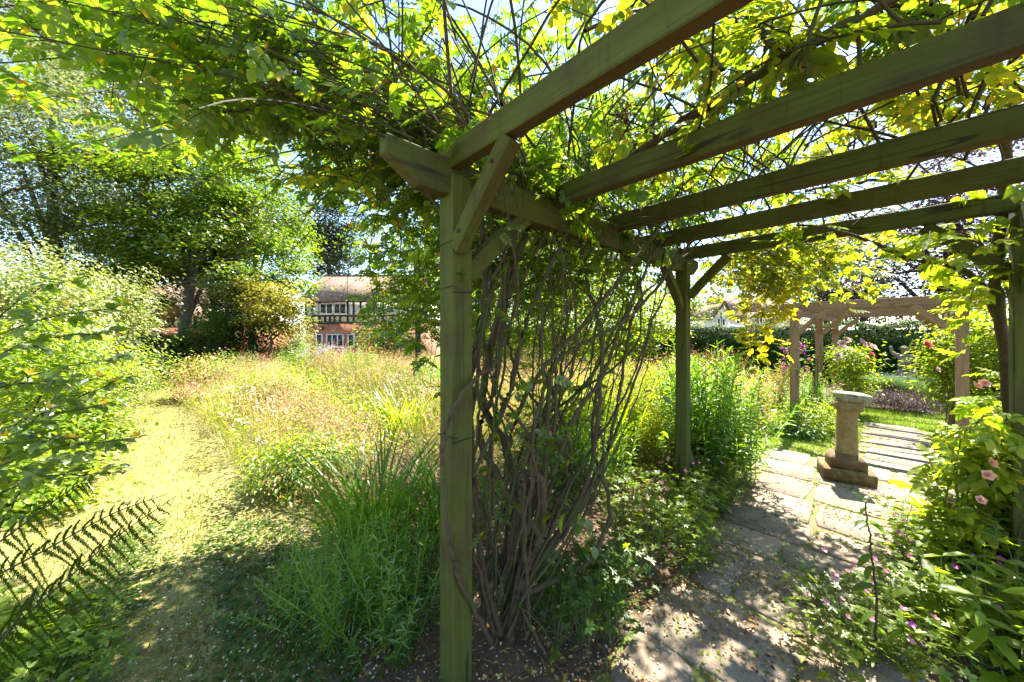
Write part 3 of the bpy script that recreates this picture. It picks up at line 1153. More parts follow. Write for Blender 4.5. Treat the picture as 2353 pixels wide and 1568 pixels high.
def build_left_wing():
    Y = 26.0
    base = -.6
    r = thing('timbered_house', (HX(430, Y), Y, base), 'black and white timbered wing half hidden behind the maple trunk', 'house')
    x0, x1 = HX(262, Y), HX(560, Y)
    zj = HZ(752, Y)
    ze = HZ(706, Y)
    part_box('brick_wall', (x0, x1, Y, Y + 6, base, zj), BRICK, r)
    part_box('rendered_wall', (x0, x1, Y + .03, Y + 6, zj + .001, ze), RENDERW, r)
    part_box('timber', (x0, x1, Y - .06, Y + .028, zj - .05, zj + .14), TIMBLK, r)
    for px in (264, 296, 320, 344, 372, 398, 424, 448, 470, 494, 520, 548):
        xx = HX(px, Y)
        part_box('timber', (xx - .11, xx + .11, Y - .04, Y + .026, zj + .141, ze - .02), TIMBLK, r)
    window(r, HX(302, Y), HX(345, Y), HZ(786, Y), HZ(757, Y), Y - .05, 2)
    window(r, HX(505, Y), HX(545, Y), HZ(786, Y), HZ(757, Y), Y - .05, 2)
    rz = HZ(655, Y + 3)
    roof_plane('roof', (x0 - .4, Y - .4, ze - .05), (x1 + .4, Y - .4, ze - .05), (x1 + .4, Y + 3, rz), (x0 - .4, Y + 3, rz), r)
    roof_plane('roof', (x1 + .4, Y + 6.4, ze - .05), (x0 - .4, Y + 6.4, ze - .05), (x0 - .4, Y + 3, rz + .003), (x1 + .4, Y + 3, rz + .003), r)
    # projecting gabled porch: sloping tiles run down to the right
    xa, xb = HX(410, Y - 2), HX(490, Y - 2)
    za, zb = HZ(705, Y - 2), HZ(745, Y - 2)
    xm = HX(400, Y - 2)
    roof_plane('porch_roof', (xb, Y - 2.2, zb), (xb, Y - .07, zb), (xm, Y - .07, za + .3), (xm, Y - 2.2, za + .3), r)
    roof_plane('porch_roof', (2 * xm - xb, Y - .07, zb), (2 * xm - xb, Y - 2.2, zb), (xm, Y - 2.2, za + .303), (xm, Y - .07, za + .303), r)


build_left_wing()


def build_right_houses():
    Y = 38.0
    xa, xb = HX(1628, Y), HX(1676, Y)
    xm = HX(1660, Y)
    base = -.6
    r = thing('white_house', (xm, Y, base), 'white gabled house with tall windows beyond the dark hedge', 'house')
    ze, za = HZ(728, Y), HZ(692, Y)
    xl = 2 * xm - xb - .4
    part_box('wall', (xl, xb, Y, Y + 7, base, ze), RENDERW, r)
    v = np.array([(xl, Y + .002, ze), (xb, Y + .002, ze), (xm, Y + .002, za - .1), (xl, Y + .2, ze), (xb, Y + .2, ze), (xm, Y + .2, za - .1)])
    piece('gable_wall', np_mesh('gable_wall', v, [np.array([(0, 1, 2), (3, 5, 4)]), np.array([(0, 3, 4, 1), (1, 4, 5, 2), (2, 5, 3, 0)])]), RENDERW, r)
    roof_plane('roof', (xl - .3, Y - .4, ze - .3), (xl - .3, Y + 7, ze - .3), (xm, Y + 7, za), (xm, Y - .4, za), r)
    roof_plane('roof', (xb + .3, Y + 7, ze - .3), (xb + .3, Y - .4, ze - .3), (xm, Y - .4, za + .003), (xm, Y + 7, za + .003), r)
    for sx, s in ((xl - .3, 1), (xb + .3, -1)):
        vv, ff = tube_arrays([(sx, Y - .45, ze - .35), (xm, Y - .45, za - .08)], .12, 4)
        piece('barge_board', np_mesh('barge_board', vv, ff), TIMBLK, r)
    for px in (1646, 1657):
        window(r, HX(px, Y) - .01, HX(px + 8, Y), HZ(752, Y), HZ(732, Y), Y - .04, 1)
    vv, ff = tube_arrays([(HX(1655.5, Y), Y - .1, base), (HX(1655.5, Y), Y - .1, ze + .4)], .05, 6)
    piece('drainpipe', np_mesh('drainpipe', vv, ff), TIMBLK, r)
    # lower extension with a lean-to roof
    part_box('extension_wall', (xb + .001, HX(1705, Y), Y - .5, Y + 4, base, HZ(748, Y)), RENDERW, r)
    roof_plane('extension_roof', (xb + .05, Y - .7, HZ(752, Y)), (HX(1708, Y), Y - .7, HZ(752, Y)), (HX(1708, Y), Y + 3, HZ(742, Y)), (xb + .05, Y + 3, HZ(742, Y)), r)
    Y = 46.0
    r2 = thing('beige_house', (HX(1710, Y), Y, base), 'pale beige rendered house behind the golden sprays at right', 'house')
    xa, xb = HX(1672, Y), HX(1830, Y)
    ze = HZ(716, Y)
    part_box('wall', (xa, xb, Y, Y + 7, base, ze), BEIGE, r2)
    rz = HZ(678, Y + 3.5)
    roof_plane('roof', (xa - .3, Y - .4, ze - .05), (xb + .3, Y - .4, ze - .05), (xb + .3, Y + 3.5, rz), (xa - .3, Y + 3.5, rz), r2)
    roof_plane('roof', (xb + .3, Y + 7.4, ze - .05), (xa - .3, Y + 7.4, ze - .05), (xa - .3, Y + 3.5, rz + .003), (xb + .3, Y + 3.5, rz + .003), r2)
    for px in (1690, 1735, 1780):
        window(r2, HX(px, Y), HX(px + 16, Y), HZ(745, Y), HZ(726, Y), Y - .04, 2)


build_right_houses()


# ------------------------------------------------------------------ trees and shrubs
def crown_points(rng, c, r, ncl, nleaf, cr, low=-1.0, flat=.6, shell=2.2):
    d = rng.normal(size=(ncl, 3))
    d /= np.linalg.norm(d, axis=1)[:, None]
    d[:, 2] = np.where(d[:, 2] < low, -d[:, 2], d[:, 2])
    lump = 1 + .28 * np.sin(d[:, 0] * 4.1 + c[0]) * np.cos(d[:, 1] * 3.7 + c[1]) + .15 * np.sin(d[:, 2] * 6 + c[0] * 3)
    rad = rng.random(ncl) ** (1 / shell) * lump
    cl = np.array(c) + d * rad[:, None] * np.array(r)
    which = rng.integers(0, ncl, nleaf)
    csz = rng.uniform(.6, 1.35, ncl)
    p = cl[which] + rng.normal(size=(nleaf, 3)) * (cr * csz[which])[:, None] * np.array([1, 1, flat])
    out = p - np.array(c)
    return cl, p, out


def leaf_orient(rng, out, spread=.8, up=.6):
    n = len(out)
    az = np.arctan2(out[:, 1], out[:, 0]) + rng.normal(0, spread, n)
    pitch = rng.normal(-.28, .30, n)
    roll = rng.normal(0, .35, n)
    return rotmats(az, pitch, roll)


def tree(name, label, cat, c, r, trunk_base, mat, nleaf=18000, ncl=160, cr=.55, ls=.12, tpl=QUAD, trunk_r=.22, seed=1, group=None,
         flat=.6, low=-1.0, limbs=14, bark=TRUNK, shell=2.2):
    rng = np.random.default_rng(seed)
    tb = Vector(trunk_base)
    root = thing(name, tb, label, cat, group)
    cl, p, out = crown_points(rng, c, r, ncl, nleaf, cr, low, flat, shell)
    M = leaf_orient(rng, out)
    v, f = instances(tpl, p, M, rng.uniform(.65, 1.35, nleaf) * ls)
    piece('crown', np_mesh('crown', v, f), mat, root, kind='stuff')
    c = np.array(c)
    top = c + np.array([0, 0, r[2] * .5])
    path = smooth_path([tb + Vector((0, 0, -.2)), Vector(tb) * .55 + Vector(c - np.array([0, 0, r[2] * .3])) * .45, c, top], 14)
    v, f = tube_arrays(path, np.linspace(trunk_r, trunk_r * .25, 14), 8)
    piece('trunk', np_mesh('trunk', v, f), bark, root, True)
    bag = Bag()
    sel = rng.choice(len(cl), min(limbs, len(cl)), replace=False)
    for i in sel:
        k = rng.uniform(.35, .8)
        st = path[int(k * 13)]
        e = cl[i]
        mid = (st + e) / 2 + np.array([0, 0, .12 * np.linalg.norm(e - st)])
        pp = smooth_path([st, mid, e], 8)
        v, f = tube_arrays(pp, np.linspace(trunk_r * .38, trunk_r * .06, 8), 5)
        bag.add(v, f)
    piece('limbs', bag.mesh('limbs'), bark, root, True, kind='stuff')
    return root


def shrub(name, label, c, r, mat, nleaf=6000, ncl=60, cr=.22, ls=.07, tpl=L2, seed=1, cat='shrub', group=None, nstem=7, stem_r=.014,
          stem_mat=TWIG, nind=0, flat=.7, leaf_mesh=None, shell=2.2):
    rng = np.random.default_rng(seed)
    c = Vector(c)
    g0 = float(gz(c.x, c.y))
    root = thing(name, (c.x, c.y, g0), label, cat, group)
    cl, p, out = crown_points(rng, c, r, ncl, nleaf, cr, -1.0, flat, shell)
    ok = p[:, 2] > g0 + .02
    p, out = p[ok], out[ok]
    M = leaf_orient(rng, out)
    sc = rng.uniform(.65, 1.3, len(p)) * ls
    if nind:
        emit_leaves(root, p, M, sc, tpl, leaf_mesh or tpl_mesh('leaf', tpl), mat, nind)
    else:
        v, f = instances(tpl, p, M, sc)
        piece('foliage', np_mesh('foliage', v, f), mat, root, kind='stuff')
    bag = Bag()
    b0 = np.array([c.x, c.y, g0 - .05])
    for i in rng.choice(len(cl), min(nstem, len(cl)), replace=False):
        st = b0 + np.append(rng.normal(0, .08 + .1 * r[0], 2), 0)
        e = cl[i]
        pp = smooth_path([st, (st + e) / 2 + np.array([0, 0, .15]), e], 8)
        v, f = tube_arrays(pp, np.linspace(stem_r, stem_r * .3, 8), 5)
        bag.add(v, f)
    piece('stems', bag.mesh('stems'), stem_mat, root, True, kind='stuff')
    return root


def gp(px, py, Y):
    p = W(px, py, Y)
    return (p.x, p.y, p.z)


def gb(px, Y):
    x = (px - CX) / F * Y
    return (x, Y, float(gz(x, Y)))


# background trees (left to right)
tree('whitebeam_tree', 'tall grey-green silvery tree filling the far left background', 'tree', gp(120, 440, 14), (5.6, 3.2, 6.0), gb(150, 14), SILV,
     52000, 300, .62, .13, seed=21, trunk_r=.3)
tree('whitebeam_tree', 'dark grey-green tree high behind the left garden branches', 'tree', gp(330, 110, 24), (9, 5, 8), gb(330, 24), SILV,
     36000, 230, 1.0, .24, seed=22, trunk_r=.35)
tree('maple_tree', 'broad maple with dark trunk standing in front of the timbered house', 'tree', gp(450, 540, 14.5), (4.6, 3.2, 4.0), gb(405, 14.5), MAPLE,
     42000, 150, .42, .13, seed=23, tpl=OVAL, trunk_r=.26, low=-.8, flat=.4)
tree('maple_tree', 'sunlit maple reaching up beside the patch of open sky', 'tree', gp(590, 520, 19), (3.2, 3, 4.0), gb(575, 19), MAPLE,
     17000, 120, .55, .17, seed=24, trunk_r=.2)
tree('hazel_tree', 'mid-green bushy tree left of the maple trunk', 'tree', gp(285, 640, 15.5), (2.0, 1.6, 2.1), gb(285, 15.5), MAPLE, 12000, 90, .36, .12, seed=46, trunk_r=.1, flat=.45)
tree('hazel_tree', 'mid-green bushy tree between the maple trunk and golden maple', 'tree', gp(490, 640, 16.5), (2.1, 1.6, 2.0), gb(490, 16.5), MAPLE, 12000, 90, .36, .12, seed=47, trunk_r=.1, flat=.45)
tree('conifer_tree', 'dark blue-green conifer rising behind the brick house roof', 'tree', gp(755, 560, 40), (4.2, 4, 5.6), gb(755, 40), CONIF,
     16000, 110, .9, .32, seed=25, flat=.35, trunk_r=.35)
tree('golden_maple', 'golden yellow maple left of the brick house', 'tree', gp(622, 712, 13.2), (1.1, 1.0, 1.15), gb(622, 13.2), GOLD,
     9000, 70, .22, .085, seed=26, trunk_r=.06, low=-1, flat=.4)
tree('golden_maple', 'small pale cream-tipped tree above the dark shrubs', 'tree', gp(520, 665, 13.2), (.8, .7, .6), gb(520, 13.2), VARIEG,
     3600, 40, .18, .085, seed=27, trunk_r=.05, low=-1, flat=.4)
shrub('evergreen_shrub', 'dark rounded evergreen left of the brick house, under the golden maple', gp(585, 735, 14.0), (1.7, 1.0, 1.9), DARK, 12000, 100, .3, .11, seed=28, nstem=6, stem_r=.04)
shrub('evergreen_shrub', 'dark shrub crowding the foot of the maple trunk', gp(375, 805, 12.5), (1.7, .9, .75), DARK, 6500, 70, .28, .10, seed=29, nstem=6, stem_r=.03)
shrub('buddleia_shrub', 'grey-green buddleia shrub right of the maple trunk', gp(490, 765, 13), (.9, .8, 1.1), WEED, 5000, 60, .22, .13, LANCE, seed=30, nstem=7, stem_r=.02)
shrub('willow_shrub', 'pale fine-leaved shrub against the brick house wall', gp(676, 785, 19), (.75, .7, 1.0), VARIEG, 4000, 60, .24, .12, LANCE, seed=31, nstem=7, stem_r=.02)
shrub('laurel_shrub', 'mid-green shrub at the right end of the brick house', gp(890, 790, 20), (1.8, 1.2, 1.5), HYP, 6500, 60, .35, .13, seed=32, nstem=6, stem_r=.03)
tree('ash_tree', 'leafy green tree behind the near post and hanging sprays', 'tree', gp(960, 640, 17), (3.0, 2.6, 3.4), gb(960, 17), MAPLE,
     16000, 120, .5, .15, seed=33, trunk_r=.18)
tree('apple_tree', 'low spreading bright green tree seen through the rose canes', 'tree', gp(1270, 660, 19), (4.2, 2.6, 2.8), gb(1270, 19), LIME,
     17000, 130, .4, .12, seed=34, trunk_r=.16, low=-.5)
tree('ash_tree', 'tall tree directly behind the pergola side beam', 'tree', gp(1330, 420, 24), (5.5, 4, 6.0), gb(1330, 24), MAPLE,
     20000, 150, .8, .2, seed=35, trunk_r=.3)
tree('birch_tree', 'loose green tree left of the white house', 'tree', gp(1575, 690, 30), (1.7, 2.0, 3.0), gb(1575, 30), MAPLE, 7000, 70, .6, .2, seed=36, trunk_r=.2)
tree('oak_tree', 'distant green tree rising behind the beige house', 'tree', gp(1790, 600, 60), (9, 6, 7), gb(1790, 60), MAPLE, 14000, 90, 1.4, .42, seed=37, trunk_r=.5)
tree('copper_beech', 'purple-leaved copper tree behind the hedge at right', 'tree', gp(2180, 540, 16), (5.4, 3.4, 6.0), gb(2180, 16), COPPER,
     30000, 200, .6, .16, seed=38, trunk_r=.3)
tree('lime_tree', 'bright green tree rising behind the hedge left of the copper tree', 'tree', gp(1900, 600, 21), (3.6, 2.6, 3.6), gb(1900, 21), MAPLE,
     14000, 110, .5, .17, seed=45, trunk_r=.2)
tree('copper_beech', 'small purple-leaved tree over the hedge above the pedestal', 'tree', gp(1980, 690, 17), (1.5, 1.5, 1.2), gb(1980, 17), COPPER,
     6000, 60, .3, .13, seed=39, trunk_r=.12)


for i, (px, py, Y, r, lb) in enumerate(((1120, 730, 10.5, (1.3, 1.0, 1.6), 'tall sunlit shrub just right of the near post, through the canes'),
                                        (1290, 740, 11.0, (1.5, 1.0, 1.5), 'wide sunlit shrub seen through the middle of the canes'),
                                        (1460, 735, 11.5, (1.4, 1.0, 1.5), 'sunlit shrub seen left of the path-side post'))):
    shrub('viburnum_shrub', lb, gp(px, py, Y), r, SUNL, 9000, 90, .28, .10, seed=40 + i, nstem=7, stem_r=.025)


# hedge
def build_hedge():
    rng = np.random.default_rng(50)
    p0 = np.array([-2.3, 22.7])
    d = np.array([.694, -.72])
    n = np.array([-.72, -.694])
    L, H, T = 24.5, 1.72, .9
    root = thing('hedge', (p0[0], p0[1], 0), 'long dark green clipped hedge closing the garden at right', 'hedge')
    N = 80000
    face = rng.random(N)
    s = rng.uniform(0, L, N)
    z = np.where(face < .72, rng.uniform(0, H, N), H + rng.normal(0, .04, N))
    w = np.where(face < .72, rng.normal(0, .05, N), rng.uniform(-T, .05, N))
    bump = .07 * np.sin(s * 2.1) * np.cos(z * 3 + s) + .05 * np.sin(s * 5.3 + z * 2)
    w = w + np.where(face < .72, bump, 0)
    z = z + np.where(face >= .72, bump, 0)
    xy = p0 + s[:, None] * d + w[:, None] * n
    loc = np.c_[xy, z]
    out = np.c_[np.tile(n, (N, 1)), np.where(face < .72, .3, 1.0)]
    M = leaf_orient(rng, out, 1.0)
    v, f = instances(L2, loc, M, rng.uniform(.05, .10, N))
    piece('foliage', np_mesh('foliage', v, f), DARK, root, kind='stuff')
    # solid box added inside the leaf shell, in the dark leaf colour
    q = [p0 - n * .25, p0 + d * L - n * .25, p0 + d * L - n * .75, p0 - n * .75]
    vv = [(a[0], a[1], 0) for a in q] + [(a[0], a[1], H - .12) for a in q]
    ff = [(0, 1, 5, 4), (1, 2, 6, 5), (2, 3, 7, 6), (3, 0, 4, 7), (4, 5, 6, 7)]
    piece('dark_core', np_mesh('dark_core', np.array(vv), np.array(ff)), DARK, root)


build_hedge()

# left-hand planting
shrub('dogwood_shrub', 'cream variegated dogwood shrub left of the grass walk', gp(215, 730, 7.2), (1.15, .9, 1.25), VARIEG, 9500, 110, .20, .062, seed=60, nstem=9)
shrub('dogwood_shrub', 'tall pale yellow-green shrub at the far left edge', gp(60, 700, 5.6), (1.1, .8, 1.0), VARIEG, 9000, 100, .2, .06, seed=61, nstem=9)
shrub('spiraea_shrub', 'lower lime green shrub below the variegated dogwood', gp(150, 880, 5.4), (1.15, .75, .55), LIME, 8500, 100, .17, .05, seed=62, nstem=8)
shrub('spiraea_shrub', 'white-edged low shrub nearest the grass walk bend', gp(255, 880, 7.0), (.50, .5, .55), VARIEG, 4500, 60, .14, .05, seed=63, nstem=6)
shrub('golden_shrub', 'yellow-green shrub behind the blue-green branches at left', gp(60, 860, 4.0), (.9, .55, .65), LIME, 6500, 90, .16, .055, seed=64, nstem=7)
shrub('geranium_clump', 'low bright green clump by the grass walk at left', gp(120, 1010, 3.6), (.75, .4, .28), LIME, 5000, 70, .12, .05, OVAL, seed=65, nstem=6, stem_r=.006, stem_mat=STEMG)
shrub('geranium_clump', 'bright green seedling clump under the fern at left edge', gp(30, 1120, 2.9), (.6, .35, .28), LIME, 3500, 60, .10, .05, OVAL, seed=66, nstem=6, stem_r=.006, stem_mat=STEMG)
shrub('dark_shrub', 'dark shrub tucked behind the pink mallow at the walk end', gp(325, 850, 9.5), (.7, .6, .7), DARK, 3500, 50, .2, .08, seed=67, nstem=5)


# ------------------------------------------------------------------ blue-green flowering shrub, near left
def build_hypericum():
    rng = np.random.default_rng(70)
    root = thing('hypericum_shrub', (-3.0, 1.75, 0), 'near blue-green leaved shrub with yellow flowers reaching in from the left', 'shrub')
    ends = [(300, 700, 1.75), (250, 760, 1.7), (320, 1005, 1.65), (290, 820, 1.85), (230, 870, 1.6), (190, 640, 1.9), (240, 930, 1.75),
            (290, 1080, 1.7), (170, 1010, 1.6), (160, 1090, 1.65), (90, 1010, 1.8), (220, 1040, 1.9),
            (270, 880, 1.7)]
    locs, azs, pit, rol, scs = [], [], [], [], []
    fl = []
    for k, (px, py, Y) in enumerate(ends):
        e = np.array(W(px, py, Y))
        st = np.array([-3.0 + rng.normal(0, .08), Y + rng.normal(0, .06), max(.15, e[2] - rng.uniform(.45, .75))])
        mid = (st + e) / 2 + np.array([0, 0, .16 + rng.normal(0, .03)])
        path = smooth_path([st, mid, e], 22, .004, rng)
        v, f = tube_arrays(path, np.linspace(.006, .0022, 22), 5)
        piece('branch', np_mesh('branch', v, f), TWIG, root, True)
        d = e - path[-4]
        for i in range(4, 22):
            t = path[i] - path[i - 1]
            a0 = math.atan2(t[1], t[0])
            for sg in (-1, 1):
                locs.append(path[i] + rng.normal(0, .004, 3))
                azs.append(a0 + sg * rng.uniform(.6, 1.4))
                pit.append(rng.normal(-.15, .35))
                rol.append(rng.normal(0, .5))
                scs.append(rng.uniform(.042, .068) * (1 if i < 20 else .7))
            if i % 3 == 0 and i < 20:       # short side shoots
                b = a0 + rng.choice([-1, 1]) * rng.uniform(.5, 1.2)
                ln = rng.uniform(.06, .17)
                tip = path[i] + np.array([math.cos(b) * ln, math.sin(b) * ln * .6, rng.uniform(-.05, .08)])
                for q in np.linspace(.35, 1, 4):
                    for sg in (-1, 1):
                        locs.append(path[i] * (1 - q) + tip * q)
                        azs.append(b + sg * rng.uniform(.4, 1.2))
                        pit.append(rng.normal(-.15, .35))
                        rol.append(rng.normal(0, .5))
                        scs.append(rng.uniform(.045, .075))
        if k % 2 == 0:
            fl.append(path[-1])
            fl.append(path[-6] + np.array([0, -.03, .03]))
    M = rotmats(np.array(azs), np.array(pit), np.array(rol))
    emit_leaves(root, np.array(locs), M, np.array(scs), L4, tpl_mesh('leaf', L4), HYP, 300)
    # five-petalled yellow flowers, one object each, one shared mesh
    pv, pf = leaf_tpl(.7, .05, -.25, 2)
    bag = Bag()
    for q in range(5):
        v, f = instances((pv, pf), [(0, 0, 0)], rotmats([q * 1.2566], [.35], [0]), .024)
        bag.add(v, f)
    me = bag.mesh('flower')
    me.materials.append(YEL)
    for q in fl:
        o = bpy.data.objects.new('flower', me)
        o.location = Vector(q) - root.location + Vector((0, -.01, .012))
        o.rotation_euler = (R3.uniform(.2, 1.1), R3.uniform(-.4, .4), R3.uniform(0, 6))
        COL.objects.link(o)
        o.parent = root


build_hypericum()


# ------------------------------------------------------------------ fern fronds, bottom left
def build_fern():
    rng = np.random.default_rng(80)
    root = thing('fern', (-2.2, 1.25, 0), 'dark feathery fern fronds arching in at the lower left', 'fern')
    fr = [[(-40, 1500, 1.25), (110, 1370, 1.24), (260, 1240, 1.22), (405, 1140, 1.20)],
          [(-40, 1340, 1.35), (120, 1255, 1.34), (260, 1180, 1.32), (385, 1135, 1.30)],
          [(-60, 1290, 1.45), (60, 1200, 1.42), (170, 1120, 1.40), (215, 1108, 1.38)],
          [(-70, 1560, 1.2), (0, 1480, 1.2), (60, 1390, 1.19), (95, 1330, 1.18)]]
    for pts in fr:
        path = smooth_path([W(*p) for p in pts], 40)
        bag = Bag()
        v, f = tube_arrays(path, np.linspace(.0045, .001, 40), 5)
        bag.add(v, f)
        L = np.linalg.norm(np.diff(path, axis=0), axis=1).sum()
        frond = piece('frond', bag.mesh('frond'), TWIG, root, True)
        for i in range(3, 39, 2):
            u = i / 39
            t = path[i] - path[i - 1]
            t /= np.linalg.norm(t)
            plen = L * .27 * (1 - u) ** .75 * min(1, u * 6 + .4)
            if plen < .025:
                continue
            for sg in (-1, 1):
                # pinna leaves the rachis sideways and curls downward at its tip
                side = np.array([-.5, .25, .75]) * sg
                side = side / np.linalg.norm(side)
                dirn = side * .72 + t * .70 + rng.normal(0, .09, 3)
                pl_ = plen * (.5 if sg > 0 else 1.0) * rng.uniform(.8, 1.1)
                dirn /= np.linalg.norm(dirn)
                m = max(5, int(pl_ / .0062))
                s = np.linspace(0, 1, m)
                P = path[i] + dirn * (s * pl_)[:, None] + np.array([.15, 0, -1.0]) * (.32 * pl_ * s ** 2)[:, None]
                bg2 = Bag()
                v, f = tube_arrays(P, np.linspace(.0016, .0005, m), 3)
                bg2.add(v, f)
                nrm = np.cross(t, side)
                lv, lf = [], []
                for j in range(1, m):
                    tt = P[j] - P[j - 1]
                    tt /= np.linalg.norm(tt)
                    nn = np.cross(nrm, tt)
                    nn /= np.linalg.norm(nn)
                    ll = min(.0135, .15 * pl_) * (1.1 - .8 * j / m) * rng.uniform(.85, 1.1)
                    for s2 in (-1, 1):
                        d = tt * .42 + nn * .9 * s2 + rng.normal(0, .12, 3)
                        b0 = len(lv)
                        w_ = tt * .0030
                        lv += [P[j] - w_, P[j] + d * ll * .55 - w_ * 1.2, P[j] + d * ll, P[j] + d * ll * .55 + w_ * 1.2, P[j] + w_]
                        lf.append((b0, b0 + 1, b0 + 2, b0 + 3, b0 + 4))
                bg2.add(np.array(lv), np.array(lf))
                o = piece('pinna', bg2.mesh('pinna'), FERN, root)
                o.parent = frond
                o.matrix_parent_inverse = Matrix.Identity(4)
                o.matrix_local = Matrix.Identity(4)


LANCE_F = leaf_tpl(.42, .03, .1, 2)
build_fern()


# ------------------------------------------------------------------ climbing rose on the near post
def cane_piece(root, pts, r0, r1, mat=CANE, n=34, ns=7, jit=.004, rng=RNG, name='cane', thorns=0):
    path = smooth_path(pts, n, jit, rng)
    rad = np.linspace(r0, r1, n) * (1 + rng.normal(0, .06, n))
    bag = Bag()
    v, f = tube_arrays(path, rad, ns)
    bag.add(v, f)
    if thorns:
        for i in rng.integers(1, n - 1, thorns):
            t = path[i] - path[i - 1]
            q = np.cross(t, rng.normal(size=3))
            q /= np.linalg.norm(q) + 1e-9
            v, f = tube_arrays([path[i], path[i] + q * (rad[i] + .004), path[i] + q * (rad[i] + .009) - t * .2], [.003, .002, .0004], 4)
            bag.add(v, f)
    piece(name, bag.mesh(name), mat, root, True)
    return path


class LeafList:
    def __init__(self):
        self.p, self.a, self.q, self.r, self.s = [], [], [], [], []

    def add(self, p, a, q, r, s):
        self.p.append(p)
        self.a.append(a)
        self.q.append(q)
        self.r.append(r)
        self.s.append(s)

    def arrays(self):
        return np.array(self.p), rotmats(np.array(self.a), np.array(self.q), np.array(self.r)), np.array(self.s)


def dress(path, LL, twigs, rng, i0=4, step=2, tw=(.15, .42), nl=(4, 7), ls=(.09, .15), droop=.10, keep=1.0, own=True):
    """leafy side shoots along a cane"""
    n = len(path)
    for i in range(i0, n, step):
        if rng.random() > keep:
            continue
        t = path[i] - path[i - 1]
        b = math.atan2(t[1], t[0]) + rng.choice([-1, 1]) * rng.uniform(.4, 1.7)
        ln = rng.uniform(*tw)
        el = rng.normal(.15, .45)
        d = np.array([math.cos(b) * math.cos(el), math.sin(b) * math.cos(el), math.sin(el)])
        m = 6
        s = np.linspace(0, 1, m)
        P = path[i] + d * (s * ln)[:, None] + np.array([0, 0, -1.0]) * (droop * ln * 2 * s ** 2)[:, None]
        v, f = tube_arrays(P, np.linspace(.0026, .001, m), 4)
        twigs.add(v, f)
        k = rng.integers(*nl)
        for q in np.linspace(.2, 1, k):
            pt = path[i] + d * (q * ln) + np.array([0, 0, -droop * ln * 2 * q * q])
            LL.add(pt, b + rng.choice([-1, 1]) * rng.uniform(.2, 1.3), rng.normal(-.25, .4), rng.normal(0, .45), rng.uniform(*ls))


def arc_cane(start, az, el, length, sag, rng, n=18, wob=.12):
    """free shoot: heads off at azimuth / elevation and bends over under its own weight"""
    P = [np.array(start, float)]
    a, e = az, el
    st = length / (n - 1)
    for i in range(n - 1):
        a += rng.normal(0, wob)
        e -= sag / (n - 1) + rng.normal(0, wob * .5)
        P.append(P[-1] + st * np.array([math.cos(a) * math.cos(e), math.sin(a) * math.cos(e), math.sin(e)]))
    return np.array(P)


def shade_ok(p):
    """foliage only where its shade stays on the near ground; nothing hangs down between the rafters"""
    x, y, z = p[:, 0] - O0.x, p[:, 1] - O0.y, p[:, 2]
    s, t = x * U.x + y * U.y, x * V.x + y * V.y
    land = s - .65 * z
    ok = land < np.where(t < .3, np.clip(1.75 + (t - .3) * 2.6, .25, 1.75), np.clip(1.75 - (t - .3) * .95, -1.6, 1.75))
    spray = (z < 2.3) & (s > 2.45) & (t < .95) & (t > -1.0) & (s < np.where(t < -.35, 3.15, 3.75))
    ok = ok | (spray & (np.abs(np.sin(x * 37.0 + z * 91.0)) < .82))
    inside = (t < .80) & (t > -1.0) & (s > -.6) & (s < 2.45)
    return ok & ~(inside & (z < 2.27))


